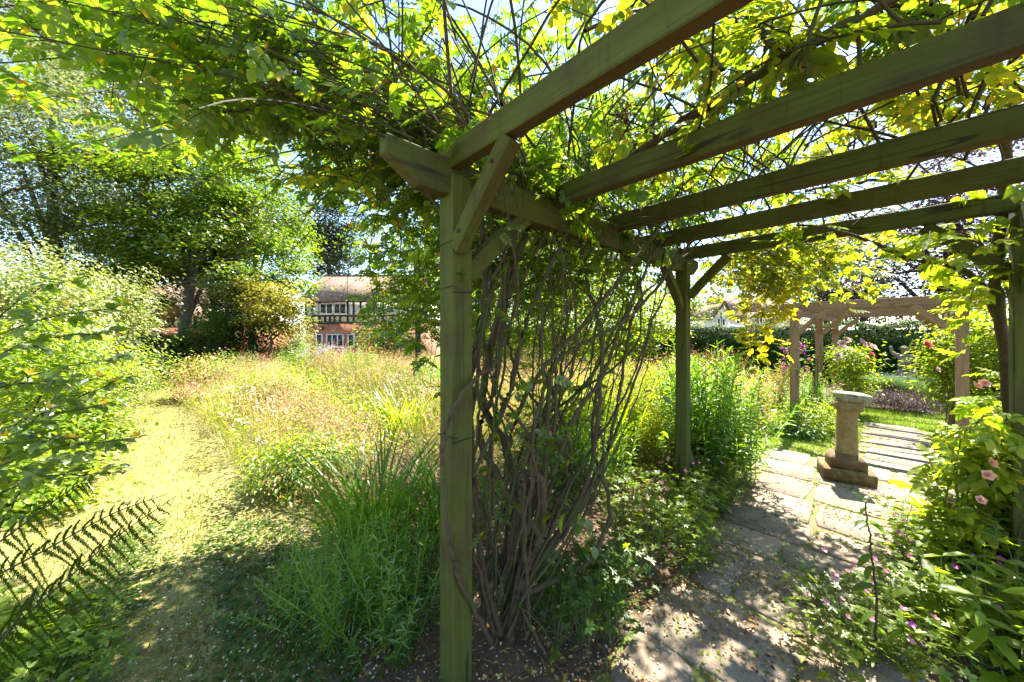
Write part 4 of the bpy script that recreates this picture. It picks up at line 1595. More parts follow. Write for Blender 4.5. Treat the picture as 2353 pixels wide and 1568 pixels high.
def build_rose_a():
    rng = np.random.default_rng(90)
    base = Vector((-.03, 1.67, 0))
    root = thing('climbing_rose', base, 'old climbing rose with tangled bare canes beside the near post, leafy overhead', 'climbing rose')
    M1 = [  # (points px, py, depth), r0, r1
        ([(1165, 1490, 1.64), (1176, 1400, 1.66), (1217, 1278, 1.66), (1244, 1232, 1.66)], .030, .022),
        ([(1244, 1232, 1.66), (1184, 1162, 1.68), (1134, 1078, 1.70), (1100, 990, 1.72), (1137, 890, 1.74), (1151, 756, 1.76), (1167, 690, 1.8), (1184, 623, 1.84), (1181, 523, 1.9), (1215, 400, 1.9)], .017, .011),
        ([(1170, 1420, 1.68), (1171, 1360, 1.70), (1177, 1245, 1.72), (1190, 1150, 1.74), (1160, 1020, 1.78), (1110, 930, 1.80), (1128, 800, 1.82), (1160, 660, 1.86), (1200, 560, 1.9), (1240, 480, 1.92), (1330, 430, 1.80), (1450, 360, 1.62), (1570, 280, 1.42), (1700, 200, 1.25), (1810, 130, 1.14), (1950, 55, 1.04), (2080, -20, .98)], .022, .013),
        ([(1127, 1475, 1.52), (1071, 1362, 1.42), (1031, 1245, 1.35), (1017, 1045, 1.345), (1035, 956, 1.345), (1084, 876, 1.42), (1131, 840, 1.55), (1165, 760, 1.7), (1210, 620, 1.82)], .010, .007),
        ([(1147, 1455, 1.62), (1117, 1345, 1.60), (1094, 1211, 1.58), (1086, 1045, 1.57), (1081, 856, 1.58), (1105, 740, 1.62), (1112, 620, 1.66), (1100, 480, 1.7), (1075, 330, 1.72)], .014, .007),
        ([(1197, 1150, 1.62), (1200, 1098, 1.60), (1222, 1085, 1.58), (1245, 1105, 1.58), (1250, 1160, 1.60), (1244, 1232, 1.66)], .011, .013),
        ([(1160, 1110, 1.70), (1184, 963, 1.75), (1260, 830, 1.85), (1334, 753, 1.95), (1437, 620, 2.15), (1500, 540, 2.3), (1560, 440, 2.3)], .012, .008),
        ([(1205, 1330, 1.68), (1240, 1150, 1.74), (1257, 1045, 1.78), (1267, 856, 1.85), (1340, 790, 1.95), (1434, 736, 2.05), (1517, 650, 2.3), (1600, 540, 2.5)], .013, .008),
        ([(1220, 1320, 1.70), (1330, 1150, 1.85), (1364, 1045, 1.92), (1381, 856, 2.0), (1377, 750, 2.05), (1351, 656, 2.1), (1334, 556, 2.15), (1290, 420, 2.1)], .013, .009),
        ([(1215, 1300, 1.68), (1304, 990, 1.85), (1384, 863, 2.0), (1437, 723, 2.15), (1490, 600, 2.3), (1500, 480, 2.3)], .012, .007),
        ([(1290, 1240, 1.8), (1370, 1090, 1.95), (1404, 1006, 2.0), (1424, 890, 2.1), (1447, 756, 2.2), (1474, 683, 2.3), (1551, 610, 2.55), (1640, 520, 2.7)], .011, .007),
        ([(1130, 1000, 1.72), (1170, 900, 1.75), (1191, 806, 1.78), (1227, 690, 1.84), (1284, 573, 1.92), (1330, 480, 1.95), (1420, 380, 1.9), (1540, 240, 1.7)], .012, .008),
        ([(1180, 1410, 1.64), (1207, 1365, 1.66), (1284, 1328, 1.75), (1351, 1292, 1.85), (1394, 1212, 1.95), (1397, 1145, 2.0), (1360, 1010, 2.05), (1375, 860, 2.1)], .015, .008),
        ([(1190, 1390, 1.62), (1201, 1405, 1.60), (1257, 1512, 1.56), (1294, 1572, 1.54)], .007, .005),
        ([(1140, 1460, 1.66), (1075, 1280, 1.64), (1078, 1130, 1.66), (1098, 1000, 1.7), (1098, 850, 1.72), (1120, 640, 1.75), (1140, 470, 1.8), (1180, 330, 1.8)], .008, .005),
        ([(1175, 1400, 1.7), (1260, 1200, 1.8), (1300, 1080, 1.85), (1250, 960, 1.9), (1190, 860, 1.9), (1170, 760, 1.88), (1225, 590, 1.9), (1330, 420, 1.9)], .009, .006),
        ([(1080, 870, 1.6), (1130, 640, 1.7), (1060, 560, 1.75), (985, 450, 1.85), (900, 370, 1.9), (780, 310, 1.8), (690, 282, 1.65), (600, 250, 1.55), (540, 255, 1.5), (470, 262, 1.45)], .010, .005),
    ]
    LL, twigs = LeafList(), Bag()
    for pts, r0, r1 in M1:
        path = cane_piece(root, [W(*p) for p in pts], r0 * 1.12, r1 * 1.1, CANE if r0 > .0085 else CANEG, 30 + 3 * len(pts), 8, .0035, rng,
                          thorns=18 if r0 < .011 else 0)
        up = path[path[:, 2] > 2.0]
        if len(up) > 6:
            dress(up, LL, twigs, rng, 2, 2, (.15, .4), (3, 6), keep=.7)
    # extra random canes between stump and side beam
    for i in range(40):
        st = base + Vector((rng.normal(0, .07), rng.normal(0, .05), rng.uniform(.02, .3)))
        s = rng.uniform(.15, 2.2) ** 1.0
        e = PA + U * s + V * rng.normal(.02, .14)
        ez = rng.uniform(1.9, 2.3)
        m1 = st.lerp(e, rng.uniform(.15, .5)) + Vector((rng.normal(0, .10), rng.normal(0, .10), 0))
        m1.z = rng.uniform(.6, .95)
        m2 = st.lerp(e, rng.uniform(.5, .9)) + Vector((rng.normal(0, .10), rng.normal(0, .10), 0))
        m2.z = rng.uniform(1.25, 1.65)
        dir_ = rng.normal(0, .35, 2)
        path = cane_piece(root, [st, m1, m2, Vector((e.x, e.y, ez)), Vector((e.x + dir_[0], e.y + dir_[1], ez + rng.uniform(.25, .6)))],
                          rng.choice([.0035, .005, .007, .011]) * rng.uniform(.85, 1.15), .0025, CANE if i % 3 else CANEG, 36, 6, .005, rng, thorns=10)
        dress(path[24:], LL, twigs, rng, 1, 2, (.12, .35), (3, 6), keep=.6)
        if i % 2 == 0:
            dress(path[6:25], LL, twigs, rng, 1, 2, (.06, .20), (2, 5), (.06, .10), keep=.6)
    # long bare shoots fanning up from the side beam, leafy only towards their ends
    for i in range(105):
        sq = rng.uniform(-.25, 2.9)
        if rng.random() < .62:
            t = rng.normal(.05, .16)
            az = math.atan2(V.y, V.x) + rng.normal(0, 1.0)
        else:
            t = rng.uniform(-1.5, -.05)
            az = rng.uniform(0, 2 * math.pi)
        p = PA + U * sq + V * t
        path = arc_cane((p.x, p.y, rng.uniform(2.14, 2.28)), az, rng.uniform(.6, 1.4), rng.uniform(1.1, 2.5), rng.uniform(.7, 1.9), rng, 20, .09)
        path = path[(path[:, 2] > 2.2) | (np.arange(20) < 6)]
        if len(path) < 8:
            continue
        v, f = tube_arrays(path, np.linspace(.0065, .0016, len(path)), 5)
        if i % 2:
            twigs.add(v, f)
        else:
            piece('cane', np_mesh('cane', v, f), CANEG if i % 4 else CANE, root, True)
        dress(path, LL, twigs, rng, 8, 1, (.12, .36), (4, 7), (.075, .12), keep=.38)
    # bare old twigs crossing the canopy in every direction
    for i in range(110):
        p = PA + U * rng.uniform(-.3, 2.6) + V * rng.normal(-.1, .5)
        path = arc_cane((p.x, p.y, rng.uniform(2.15, 2.35)), rng.uniform(0, 6.28), rng.uniform(.2, 1.45), rng.uniform(.7, 1.7), rng.uniform(-.3, 1.2), rng, 14, .11)
        v, f = tube_arrays(path, np.linspace(rng.uniform(.003, .0065), .0012, 14), 5)
        twigs.add(v, f)
    # taller leafy growth on top of the canopy
    for i in range(100):
        p = PA + U * rng.uniform(-.3, 2.7) + V * rng.uniform(-1.2, 1.5)
        path = arc_cane((p.x, p.y, rng.uniform(2.3, 2.7)), rng.uniform(0, 6.28), rng.uniform(.7, 1.45), rng.uniform(.9, 1.9), rng.uniform(.6, 1.8), rng, 16, .10)
        v, f = tube_arrays(path, np.linspace(.005, .0015, 16), 4)
        twigs.add(v, f)
        dress(path, LL, twigs, rng, 5, 1, (.12, .34), (4, 7), (.075, .115), keep=.40)
    # arching shoots out over the grass walk (upper left of the view)
    for i in range(42):
        p = PA + U * rng.uniform(-.2, 1.6) + V * rng.uniform(-.05, .5)
        az = rng.uniform(math.radians(140), math.radians(208))
        path = arc_cane((p.x, p.y, rng.uniform(2.2, 2.4)), az, rng.uniform(.3, 1.0), rng.uniform(1.2, 3.0), rng.uniform(.5, 1.2), rng, 24, .07)
        path = path[path[:, 2] > 2.2]
        if len(path) < 6:
            continue
        v, f = tube_arrays(path, np.linspace(.0048, .0013, len(path)), 5)
        if i % 2:
            twigs.add(v, f)
        else:
            piece('cane', np_mesh('cane', v, f), CANE, root, True)
        dress(path, LL, twigs, rng, 4, 1, (.12, .40), (4, 7), (.075, .125), keep=.36)
    for i in range(30):
        p = PA + U * rng.uniform(-.3, .8) + V * rng.uniform(-.05, .5)
        path = arc_cane((p.x, p.y, rng.uniform(2.25, 2.5)), rng.uniform(math.radians(158), math.radians(192)), rng.uniform(.3, .8), rng.uniform(2.0, 3.3), rng.uniform(.5, 1.1), rng, 26, .11)
        path = path[path[:, 2] > 2.25]
        if len(path) < 8:
            continue
        v, f = tube_arrays(path, np.linspace(.0042, .0012, len(path)), 5)
        if i % 4:
            twigs.add(v, f)
        else:
            piece('cane', np_mesh('cane', v, f), CANE, root, True)
        dress(path, LL, twigs, rng, 6, 1, (.15, .42), (4, 7), (.08, .13), keep=.46)
    # hanging sprays behind and left of the post
    for i in range(54):
        p = PA + U * rng.uniform(.3, 2.7) + V * rng.uniform(.1, .7)
        az = math.atan2(V.y, V.x) + rng.normal(0, .5)
        path = arc_cane((p.x, p.y, rng.uniform(2.1, 2.6)), az, rng.uniform(.2, .8), rng.uniform(1.0, 2.0), rng.uniform(1.6, 2.6), rng, 22, .08)
        path = path[path[:, 2] > 1.25]
        if len(path) < 6:
            continue
        v, f = tube_arrays(path, np.linspace(.005, .0014, len(path)), 5)
        twigs.add(v, f)
        dress(path, LL, twigs, rng, 3, 1, (.12, .32), (4, 7), (.07, .115), keep=.48)
    for i in range(84):
        if i < 62:
            p = PA + U * rng.uniform(.35, 2.5) + V * rng.uniform(.25, 1.2)
            zz, zm = rng.uniform(1.9, 2.5), rng.uniform(1.0, 1.5)
        else:
            p = PA + U * rng.uniform(.15, 1.2) + V * rng.uniform(.25, .9)
            zz, zm = rng.uniform(2.0, 2.7), rng.uniform(1.3, 1.8)
        path = arc_cane((p.x, p.y, zz), math.atan2(V.y, V.x) + rng.normal(0, .9), rng.uniform(-.1, .6), rng.uniform(.9, 1.8), rng.uniform(1.3, 2.4), rng, 20, .09)
        path = path[path[:, 2] > zm]
        if len(path) < 6:
            continue
        v, f = tube_arrays(path, np.linspace(.004, .0012, len(path)), 4)
        twigs.add(v, f)
        dress(path, LL, twigs, rng, 2, 1, (.10, .30), (4, 7), (.065, .11), keep=.5)
    piece('twigs', twigs.mesh('twigs'), TWIG, root, True, kind='stuff')
    p, M, s = LL.arrays()
    # the shoots stop short of the open view to the walk and the house
    px = CX + p[:, 0] / p[:, 1] * F
    py = HY - (p[:, 2] - CAMZ) / p[:, 1] * F
    ok = shade_ok(p) & (p[:, 1] > .55) & ~((px > -300) & (px < 700) & (py > 350 + .12 * px)) & ~((px > 690) & (px < 835) & (py > 470)) & ~((px > 835) & (px < 1000) & (py > 840))
    emit_leaves(root, p[ok], M[ok], s[ok], CMP, tpl_mesh('leaf', CMPN), ROSE, 300)
    # a bunch of dead brown leaves and stalks caught in the roof, and a fresh sprig under the second rafter
    dead = Bag()
    c0 = np.array(W(1432, 268, 1.75))
    for i in range(70):
        q = c0 + rng.normal(0, 1, 3) * np.array([.022, .022, .05])
        v, f = tube_arrays(smooth_path([q, q + rng.normal(0, .025, 3), q + rng.normal(0, .04, 3)], 5), .0014, 4)
        dead.add(v, f)
    dq = c0 + rng.normal(0, 1, (60, 3)) * np.array([.025, .025, .05])
    v, f = instances(L2, dq, rotmats(rng.uniform(0, 6.28, 60), rng.normal(-.6, .6, 60), rng.normal(0, .8, 60)), rng.uniform(.015, .035, 60))
    dead.add(v, f)
    piece('dead_leaf_bunch', dead.mesh('dead_leaf_bunch'), LITTER, root, kind='stuff')
    sp = LeafList()
    for (px, py) in ((1585, 312), (1600, 322), (1615, 318), (1575, 325), (1605, 338), (1590, 345)):
        sp.add(np.array(W(px, py, 1.32)), rng.uniform(0, 6.28), rng.normal(-.3, .3), rng.normal(0, .4), rng.uniform(.05, .075))
    p, M, s = sp.arrays()
    emit_leaves(root, p, M, s, CMP, tpl_mesh('leaf', CMPN), LIME, 20)
    # a few broad lower leaves growing through the bare canes
    lo = LeafList()
    for (px, py, Y) in ((1240, 1010, 1.72), (1195, 940, 1.7), (1290, 1000, 1.75), (1180, 1150, 1.62), (1335, 1200, 1.65), (1270, 1190, 1.6), (1340, 1240, 1.6), (1230, 880, 1.75),
                        (1390, 1070, 1.8), (1150, 960, 1.66), (1295, 1060, 1.75), (1500, 900, 2.2), (1470, 960, 2.1), (1520, 1010, 2.2)):
        for k in range(5):
            q = np.array(W(px, py, Y)) + rng.normal(0, .03, 3)
            lo.add(q, rng.uniform(0, 6.28), rng.normal(-.4, .5), rng.normal(0, .5), rng.uniform(.045, .075))
    p, M, s = lo.arrays()
    lm = tpl_mesh('broad_leaf', leaf_tpl(.62, .10, .2, 4))
    emit_leaves(root, p, M, s, L4, lm, ROSE, 200, name='broad_leaf')


build_rose_a()


# ------------------------------------------------------------------ climber on the right-hand post
shrub('rose_thicket', 'leafy mass of small backlit leaves filling the gap between near post and path-side post', (.55, 3.95, 1.98), (1.25, .55, .78), ROSE, 11000, 150, .17, .05,
      seed=97, cat='shrub', nstem=14, stem_r=.009, stem_mat=CANE)


def build_rose_c():
    rng = np.random.default_rng(91)
    pc = POSTS['c']
    base = Vector((pc.x - .14, pc.y + .05, 0))
    root = thing('climbing_rose', base, 'golden-green climbing rose on the right-hand post, arching over the path', 'climbing rose')
    LL, LM, LG, twigs = LeafList(), LeafList(), LeafList(), Bag()
    main = [
        ([(2330, 1300, 2.05), (2325, 1100, 2.05), (2318, 900, 2.05), (2300, 740, 2.05), (2290, 640, 2.02), (2300, 500, 1.98), (2310, 380, 1.92), (2325, 200, 1.8), (2340, 60, 1.7)], .032, .016, CANE),
        ([(2300, 740, 2.05), (2250, 650, 2.1), (2180, 610, 2.15), (2080, 590, 2.2), (2000, 555, 2.25), (1900, 525, 2.3), (1830, 518, 2.35)], .020, .008, CANE),
        ([(2300, 430, 1.9), (2230, 425, 1.95), (2130, 420, 1.98), (2020, 415, 2.0), (1930, 425, 2.05), (1850, 440, 2.1)], .013, .007, CANEG),
        ([(2330, 1290, 2.1), (2345, 1000, 2.1), (2340, 780, 2.1), (2290, 600, 2.1), (2200, 540, 2.15), (2120, 545, 2.2)], .016, .008, CANE),
        ([(1720, 30, 1.2), (1760, 90, 1.18), (1800, 130, 1.14)], .012, .012, CANEG),
        ([(2310, 640, 2.0), (2353, 600, 1.9), (2400, 520, 1.8)], .014, .008, CANE),
    ]
    for pts, r0, r1, mt in main:
        path = cane_piece(root, [W(*p) for p in pts], r0, r1, mt, 34, 8, .004, rng)
        up = path[path[:, 2] > 1.35]
        if len(up) > 6:
            dress(up, LM, twigs, rng, 2, 2, (.10, .32), (3, 6), (.09, .15), keep=.95)
    for i in range(98):
        s = rng.uniform(.1, 3.3)
        t = -W1 + abs(rng.normal(0, .55))
        p = PA + U * s + V * t
        az = rng.uniform(0, 2 * math.pi) if i % 3 else math.atan2(U.y, U.x) + rng.normal(0, .6)
        path = arc_cane((p.x, p.y, rng.uniform(2.2, 2.35)), az, rng.uniform(.4, 1.3), rng.uniform(.9, 2.0), rng.uniform(.8, 1.9), rng, 18, .10)
        path = path[path[:, 2] > 2.1]
        if len(path) < 6 or shade_ok(path).mean() < .5:
            continue
        v, f = tube_arrays(path, np.linspace(.005, .0015, len(path)), 5)
        if i % 3 == 0:
            piece('cane', np_mesh('cane', v, f), CANEG, root, True)
        else:
            twigs.add(v, f)
        dress(path, LL, twigs, rng, 4, 1, (.12, .34), (4, 7), (.075, .12), keep=.46)
    # golden sprays hanging beyond the end rafter
    for i in range(130):
        t = rng.uniform(-W1 + .3, .1)
        p = PA + U * rng.uniform(2.45, 3.15) + V * t
        az = math.atan2(U.y, U.x) + rng.normal(0, .45)
        path = arc_cane((p.x, p.y, rng.uniform(2.12, 2.35)), az, rng.uniform(.0, .5), rng.uniform(.8, 1.5), rng.uniform(.9, 1.6), rng, 16, .08)
        path = path[path[:, 2] > 1.45 + .09 * path[:, 1]]
        if len(path) < 5 or shade_ok(path).mean() < .5:
            continue
        v, f = tube_arrays(path, np.linspace(.0045, .0013, len(path)), 4)
        twigs.add(v, f)
        dress(path, LL, twigs, rng, 3, 1, (.10, .28), (4, 7), (.065, .11), keep=.5)
    # the long yellow spray drooping beside the post by the path
    for (x, y, Y, x2, y2) in ((1760, 640, 3.5, 1735, 810), (1790, 650, 3.5, 1765, 790), (1740, 650, 3.6, 1725, 760), (1820, 640, 3.4, 1790, 740)):
        a, b = W(x, y - 40, Y), W(x2, y2, Y + .1)
        path = smooth_path([a, a.lerp(b, .45) + Vector((.03, 0, .02)), b], 16, .004, rng)
        v, f = tube_arrays(path, np.linspace(.004, .0012, 16), 4)
        twigs.add(v, f)
        dress(path, LG, twigs, rng, 2, 1, (.06, .18), (3, 6), (.08, .13), keep=.95, droop=.5)
    for nm_, ll_, mt_ in (('broad_leaf', LM, SUNL), ('golden_leaf', LG, GOLDL)):
        p, M, s = ll_.arrays()
        emit_leaves(root, p, M, s, CMP, tpl_mesh(nm_, CMPN), mt_, 160, name='leaf')
    piece('twigs', twigs.mesh('twigs'), TWIG, root, True, kind='stuff')
    p, M, s = LL.arrays()
    ok = shade_ok(p) & (p[:, 1] > .55)
    emit_leaves(root, p[ok], M[ok], s[ok], CMP, tpl_mesh('leaf', CMPN), ROSEY, 300)


build_rose_c()


# ------------------------------------------------------------------ rose flower (shared meshes)
def rose_mesh(name, mat, r=.04):
    bag = Bag()
    pet = leaf_tpl(1.0, .35, -.35, 2)
    for ring, (n, pit, sc) in enumerate(((5, .25, 1.0), (5, .7, .8), (4, 1.15, .6))):
        for q in range(n):
            v, f = instances(pet, [(0, 0, .004 * ring)], rotmats([q * 6.283 / n + ring * .6], [pit], [0]), r * sc)
            bag.add(v, f)
    me = bag.mesh(name)
    me.materials.append(mat)
    return me


def put_flowers(root, me, pts, name='flower', face=(0, -1, .5)):
    for p in pts:
        o = bpy.data.objects.new(name, me)
        o.location = Vector(p) - root.location
        q = Vector(face).normalized() + Vector((R3.uniform(-.5, .5), R3.uniform(-.3, .3), R3.uniform(-.3, .5)))
        o.rotation_euler = q.to_track_quat('Z', 'Y').to_euler()
        k = R3.uniform(.8, 1.15)
        o.scale = (k, k, k)
        COL.objects.link(o)
        o.parent = root


# ------------------------------------------------------------------ right foreground planting
def build_right_bush():
    rng = np.random.default_rng(95)
    root = thing('rose_bush', (2.75, 2.05, 0), 'sunlit rose bush with pale pink blooms at the right edge', 'rose bush')
    LL, twigs = LeafList(), Bag()
    for i in range(46):
        st = np.array([2.95 + rng.normal(0, .18), 2.1 + rng.normal(0, .2), 0.02])
        tip = np.array(W(rng.uniform(2240, 2480), rng.uniform(830, 1330), rng.uniform(1.8, 2.6)))
        mid = (st + tip) / 2 + np.array([rng.normal(0, .08), rng.normal(0, .08), .18])
        path = smooth_path([st, mid, tip], 18, .004, rng)
        v, f = tube_arrays(path, np.linspace(.006, .002, 18), 5)
        if i % 2:
            twigs.add(v, f)
        else:
            piece('cane', np_mesh('cane', v, f), STEMG, root, True)
        dress(path, LL, twigs, rng, 4, 1, (.06, .2), (3, 5), (.09, .14), keep=.8)
    piece('twigs', twigs.mesh('twigs'), STEMG, root, True, kind='stuff')
    p, M, s = LL.arrays()
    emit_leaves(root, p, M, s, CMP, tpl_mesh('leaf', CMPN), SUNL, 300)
    put_flowers(root, rose_mesh('flower', ROSEP, .034), [W(2258, 884, 2.0), W(2240, 890, 2.0), W(2272, 1065, 1.9), W(2268, 1092, 1.85), W(2250, 1150, 1.85), W(2175, 1150, 2.1)])


build_right_bush()


def broad_plants(name, label, spots, h, mat, seed, nl=10, ls=.12, w=.42, cat='plant', group=None, nind=150, stem=.004, tpl4=None):
    """clump of upright leafy stems, opposite leaves"""
    rng = np.random.default_rng(seed)
    c = np.mean([tuple(p) for p in spots], axis=0)
    root = thing(name, (c[0], c[1], float(gz(c[0], c[1]))), label, cat, group)
    LL, bag = LeafList(), Bag()
    for p in spots:
        hh = h * rng.uniform(.7, 1.15)
        top = np.array([p[0] + rng.normal(0, .10 * h), p[1] + rng.normal(0, .10 * h), hh])
        b = np.array([p[0], p[1], -.02])
        path = smooth_path([b, (b + top) / 2 + np.append(rng.normal(0, .02, 2), 0), top], 12)
        v, f = tube_arrays(path, np.linspace(stem, stem * .4, 12), 4)
        bag.add(v, f)
        a = rng.uniform(0, 6.28)
        for q in np.linspace(.22, 1, nl):
            pt = path[min(11, int(q * 11))]
            a += 1.9
            for sg in (0, math.pi):
                LL.add(pt, a + sg + rng.normal(0, .2), rng.normal(.15, .3) - .5 * (1 - q), rng.normal(0, .3), ls * rng.uniform(.7, 1.2) * (1.1 - .45 * q))
    piece('stems', bag.mesh('stems'), STEMG, root, True, kind='stuff')
    p, M, s = LL.arrays()
    t2, t4 = leaf_tpl(w, .06, .22, 2), leaf_tpl(w, .06, .22, 4)
    emit_leaves(root, p, M, s, t2, tpl_mesh('leaf', t4), mat, nind)
    return root


def scatter(px0, px1, py0, py1, n, rng):
    out = []
    for i in range(n):
        out.append(G(rng.uniform(px0, px1), rng.uniform(py0, py1)))
    return out


rs = np.random.default_rng(5)
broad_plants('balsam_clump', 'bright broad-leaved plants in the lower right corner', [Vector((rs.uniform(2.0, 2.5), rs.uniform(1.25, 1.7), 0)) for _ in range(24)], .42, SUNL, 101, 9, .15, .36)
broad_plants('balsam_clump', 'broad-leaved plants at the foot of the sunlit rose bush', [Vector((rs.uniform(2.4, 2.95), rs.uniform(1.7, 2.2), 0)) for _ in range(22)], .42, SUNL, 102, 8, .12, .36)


def geraniums(name, label, spots, mat, fmat, seed, ls=.05, nfl=14, h=.18, flower_name='flower'):
    """mound of lobed leaves on thin stalks with small five-petalled flowers"""
    rng = np.random.default_rng(seed)
    c = np.mean([tuple(p) for p in spots], axis=0)
    root = thing(name, (c[0], c[1], 0), label, 'plant')
    lob = Bag()
    for a in np.linspace(-1.9, 1.9, 5):
        v, f = instances(leaf_tpl(.5, .05, .1, 2), [(0, 0, 0)], rotmats([a], [.1], [0]), .5)
        lob.add(v, f)
    tv = np.concatenate(lob.v)
    tf = np.concatenate(lob.f[4])
    LL, bag = LeafList(), Bag()
    fl = []
    for p in spots:
        b = np.array([p[0], p[1], 0.0])
        for k in range(8):
            tip = b + np.array([rng.normal(0, .07), rng.normal(0, .07), h * rng.uniform(.4, 1.3)])
            v, f = tube_arrays(smooth_path([b, (b + tip) / 2 + np.array([0, 0, .02]), tip], 5), .0012, 3)
            bag.add(v, f)
            LL.add(tip, rng.uniform(0, 6.28), rng.normal(.1, .3), rng.normal(0, .35), ls * rng.uniform(.7, 1.4))
        if rng.random() < nfl / len(spots):
            tip = b + np.array([rng.normal(0, .05), rng.normal(0, .05), h * rng.uniform(1.3, 2.0)])
            v, f = tube_arrays(smooth_path([b, (b + tip) / 2, tip], 5), .001, 3)
            bag.add(v, f)
            fl.append(tip)
    piece('stalks', bag.mesh('stalks'), STEMG, root, True, kind='stuff')
    p, M, s = LL.arrays()
    emit_leaves(root, p, M, s, (tv, tf), np_mesh('leaf', tv, tf), mat, 120)
    pv = leaf_tpl(.75, .05, -.1, 2)
    b5 = Bag()
    for q in range(5):
        v, f = instances(pv, [(0, 0, 0)], rotmats([q * 1.2566], [.25], [0]), .016)
        b5.add(v, f)
    me = b5.mesh('flower')
    me.materials.append(fmat)
    put_flowers(root, me, fl, face=(0, -.5, .8))
    return root


geraniums('geranium_clump', 'pink-flowered geraniums sprawling over the right path edge near the camera', [G(rs.uniform(1860, 2150), rs.uniform(1360, 1568)) for _ in range(58)], LIME, PINK, 103, nfl=24, h=.13)
geraniums('geranium_clump', 'low lime geraniums in the bottom right corner behind the tall stalk', [G(rs.uniform(2050, 2353), rs.uniform(1300, 1560)) for _ in range(85)], SUNL, MAG, 104, nfl=10, h=.15)
geraniums('geranium_clump', 'low leafy ground plants between the near post and the path', [G(rs.uniform(1240, 1440), rs.uniform(1330, 1500)) for _ in range(55)], WEED, PINK, 105, nfl=0, ls=.055, h=.22)
geraniums('geranium_clump', 'green weeds in the bottom left corner under the fern', [G(rs.uniform(-60, 260), rs.uniform(1400, 1600)) for _ in range(75)], LIME, PINK, 106, nfl=0, ls=.05, h=.10)
geraniums('geranium_clump', 'lime verge plants right of the sunlit flagstones', [G(rs.uniform(2070, 2230), rs.uniform(1190, 1330)) for _ in range(80)], LIME, MAG, 107, nfl=12, h=.12)


geraniums('geranium_clump', 'leafy plants spilling onto the path left of the path-side post', [G(rs.uniform(1400, 1620), rs.uniform(1150, 1330)) for _ in range(90)], LIME, PINK, 108, nfl=6, ls=.055, h=.24)
geraniums('geranium_clump', 'small plants at the foot of the path-side post', [G(rs.uniform(1560, 1700), rs.uniform(1110, 1200)) for _ in range(50)], LIME, PINK, 109, nfl=5, ls=.05, h=.22)


def build_stalk():
    rng = np.random.default_rng(110)
    root = thing('willowherb_stalk', (1.58, 1.50, 0), 'single tall dark stalk with drooping leaves in front of the pedestal', 'plant')
    pts = [(2010, 1590, 1.52), (2012, 1500, 1.52), (2013, 1400, 1.515), (2010, 1335, 1.51), (2000, 1270, 1.51), (1999, 1230, 1.50), (1990, 1190, 1.50), (1988, 1145, 1.50)]
    path = smooth_path([W(*p) for p in pts], 40, .0015, rng)
    v, f = tube_arrays(path, np.linspace(.0055, .0025, 40), 7)
    piece('stem', np_mesh('stem', v, f), TWIG, root, True)
    LL = LeafList()
    spec = [(2012, 1410, math.pi, -.5, .085), (2010, 1345, math.pi, -.1, .10), (2010, 1345, .1, .0, .10), (2003, 1300, math.pi, -.9, .07), (2002, 1275, math.pi, -.7, .08),
            (2000, 1238, .2, -.3, .055), (1994, 1200, math.pi, .05, .09), (1994, 1195, -.2, -.55, .085), (1990, 1165, math.pi + .4, -.2, .05), (1988, 1150, .5, .5, .045),
            (1988, 1148, 2.2, .7, .045), (1988, 1146, -1.6, .6, .05), (1988, 1146, -2.6, .2, .045), (2000, 1300, -.3, -.2, .04), (2013, 1440, .3, -.6, .06)]
    for (px, py, a, pt, s) in spec:
        LL.add(np.array(W(px, py, 1.505)), a + rng.normal(0, .2), pt, rng.normal(0, .3), s)
    p, M, s = LL.arrays()
    emit_leaves(root, p, M, s, leaf_tpl(.4, .08, .25, 4), tpl_mesh('leaf', leaf_tpl(.4, .08, .25, 4)), WEED, 50)


build_stalk()


# ------------------------------------------------------------------ big border between the walk and the pergola
def phlox_stem(h=1.0, n=26, ls=.11, w=.2):
    tv, tf = leaf_tpl(w, .03, .2, 2)
    vs, fs, c = [], [], 0
    rng = np.random.default_rng(3)
    for i in range(n):
        q = .12 + .88 * i / n
        M = rotmats([i * 2.4], [.25 + .5 * q], [rng.normal(0, .2)])[0]
        vs.append(tv * (ls * (1.15 - .55 * q)) @ M.T + np.array([.012 * math.sin(q * 4), .01 * q, q * h]))
        fs.append(tf + c)
        c += len(tv)
    r = .004
    vs.append(np.array([(-r, 0, 0), (r, 0, 0), (r * .5, .01, h), (-r * .5, .01, h)]))
    fs.append(np.array([[c, c + 1, c + 2, c + 3]]))
    vs.append(np.array([(0, -r, 0), (0, r, 0), (0, r * .5, h), (0, -r * .5, h)]))
    fs.append(np.array([[c + 4, c + 5, c + 6, c + 7]]))
    return np.concatenate(vs), np.concatenate(fs)


PHL = phlox_stem()


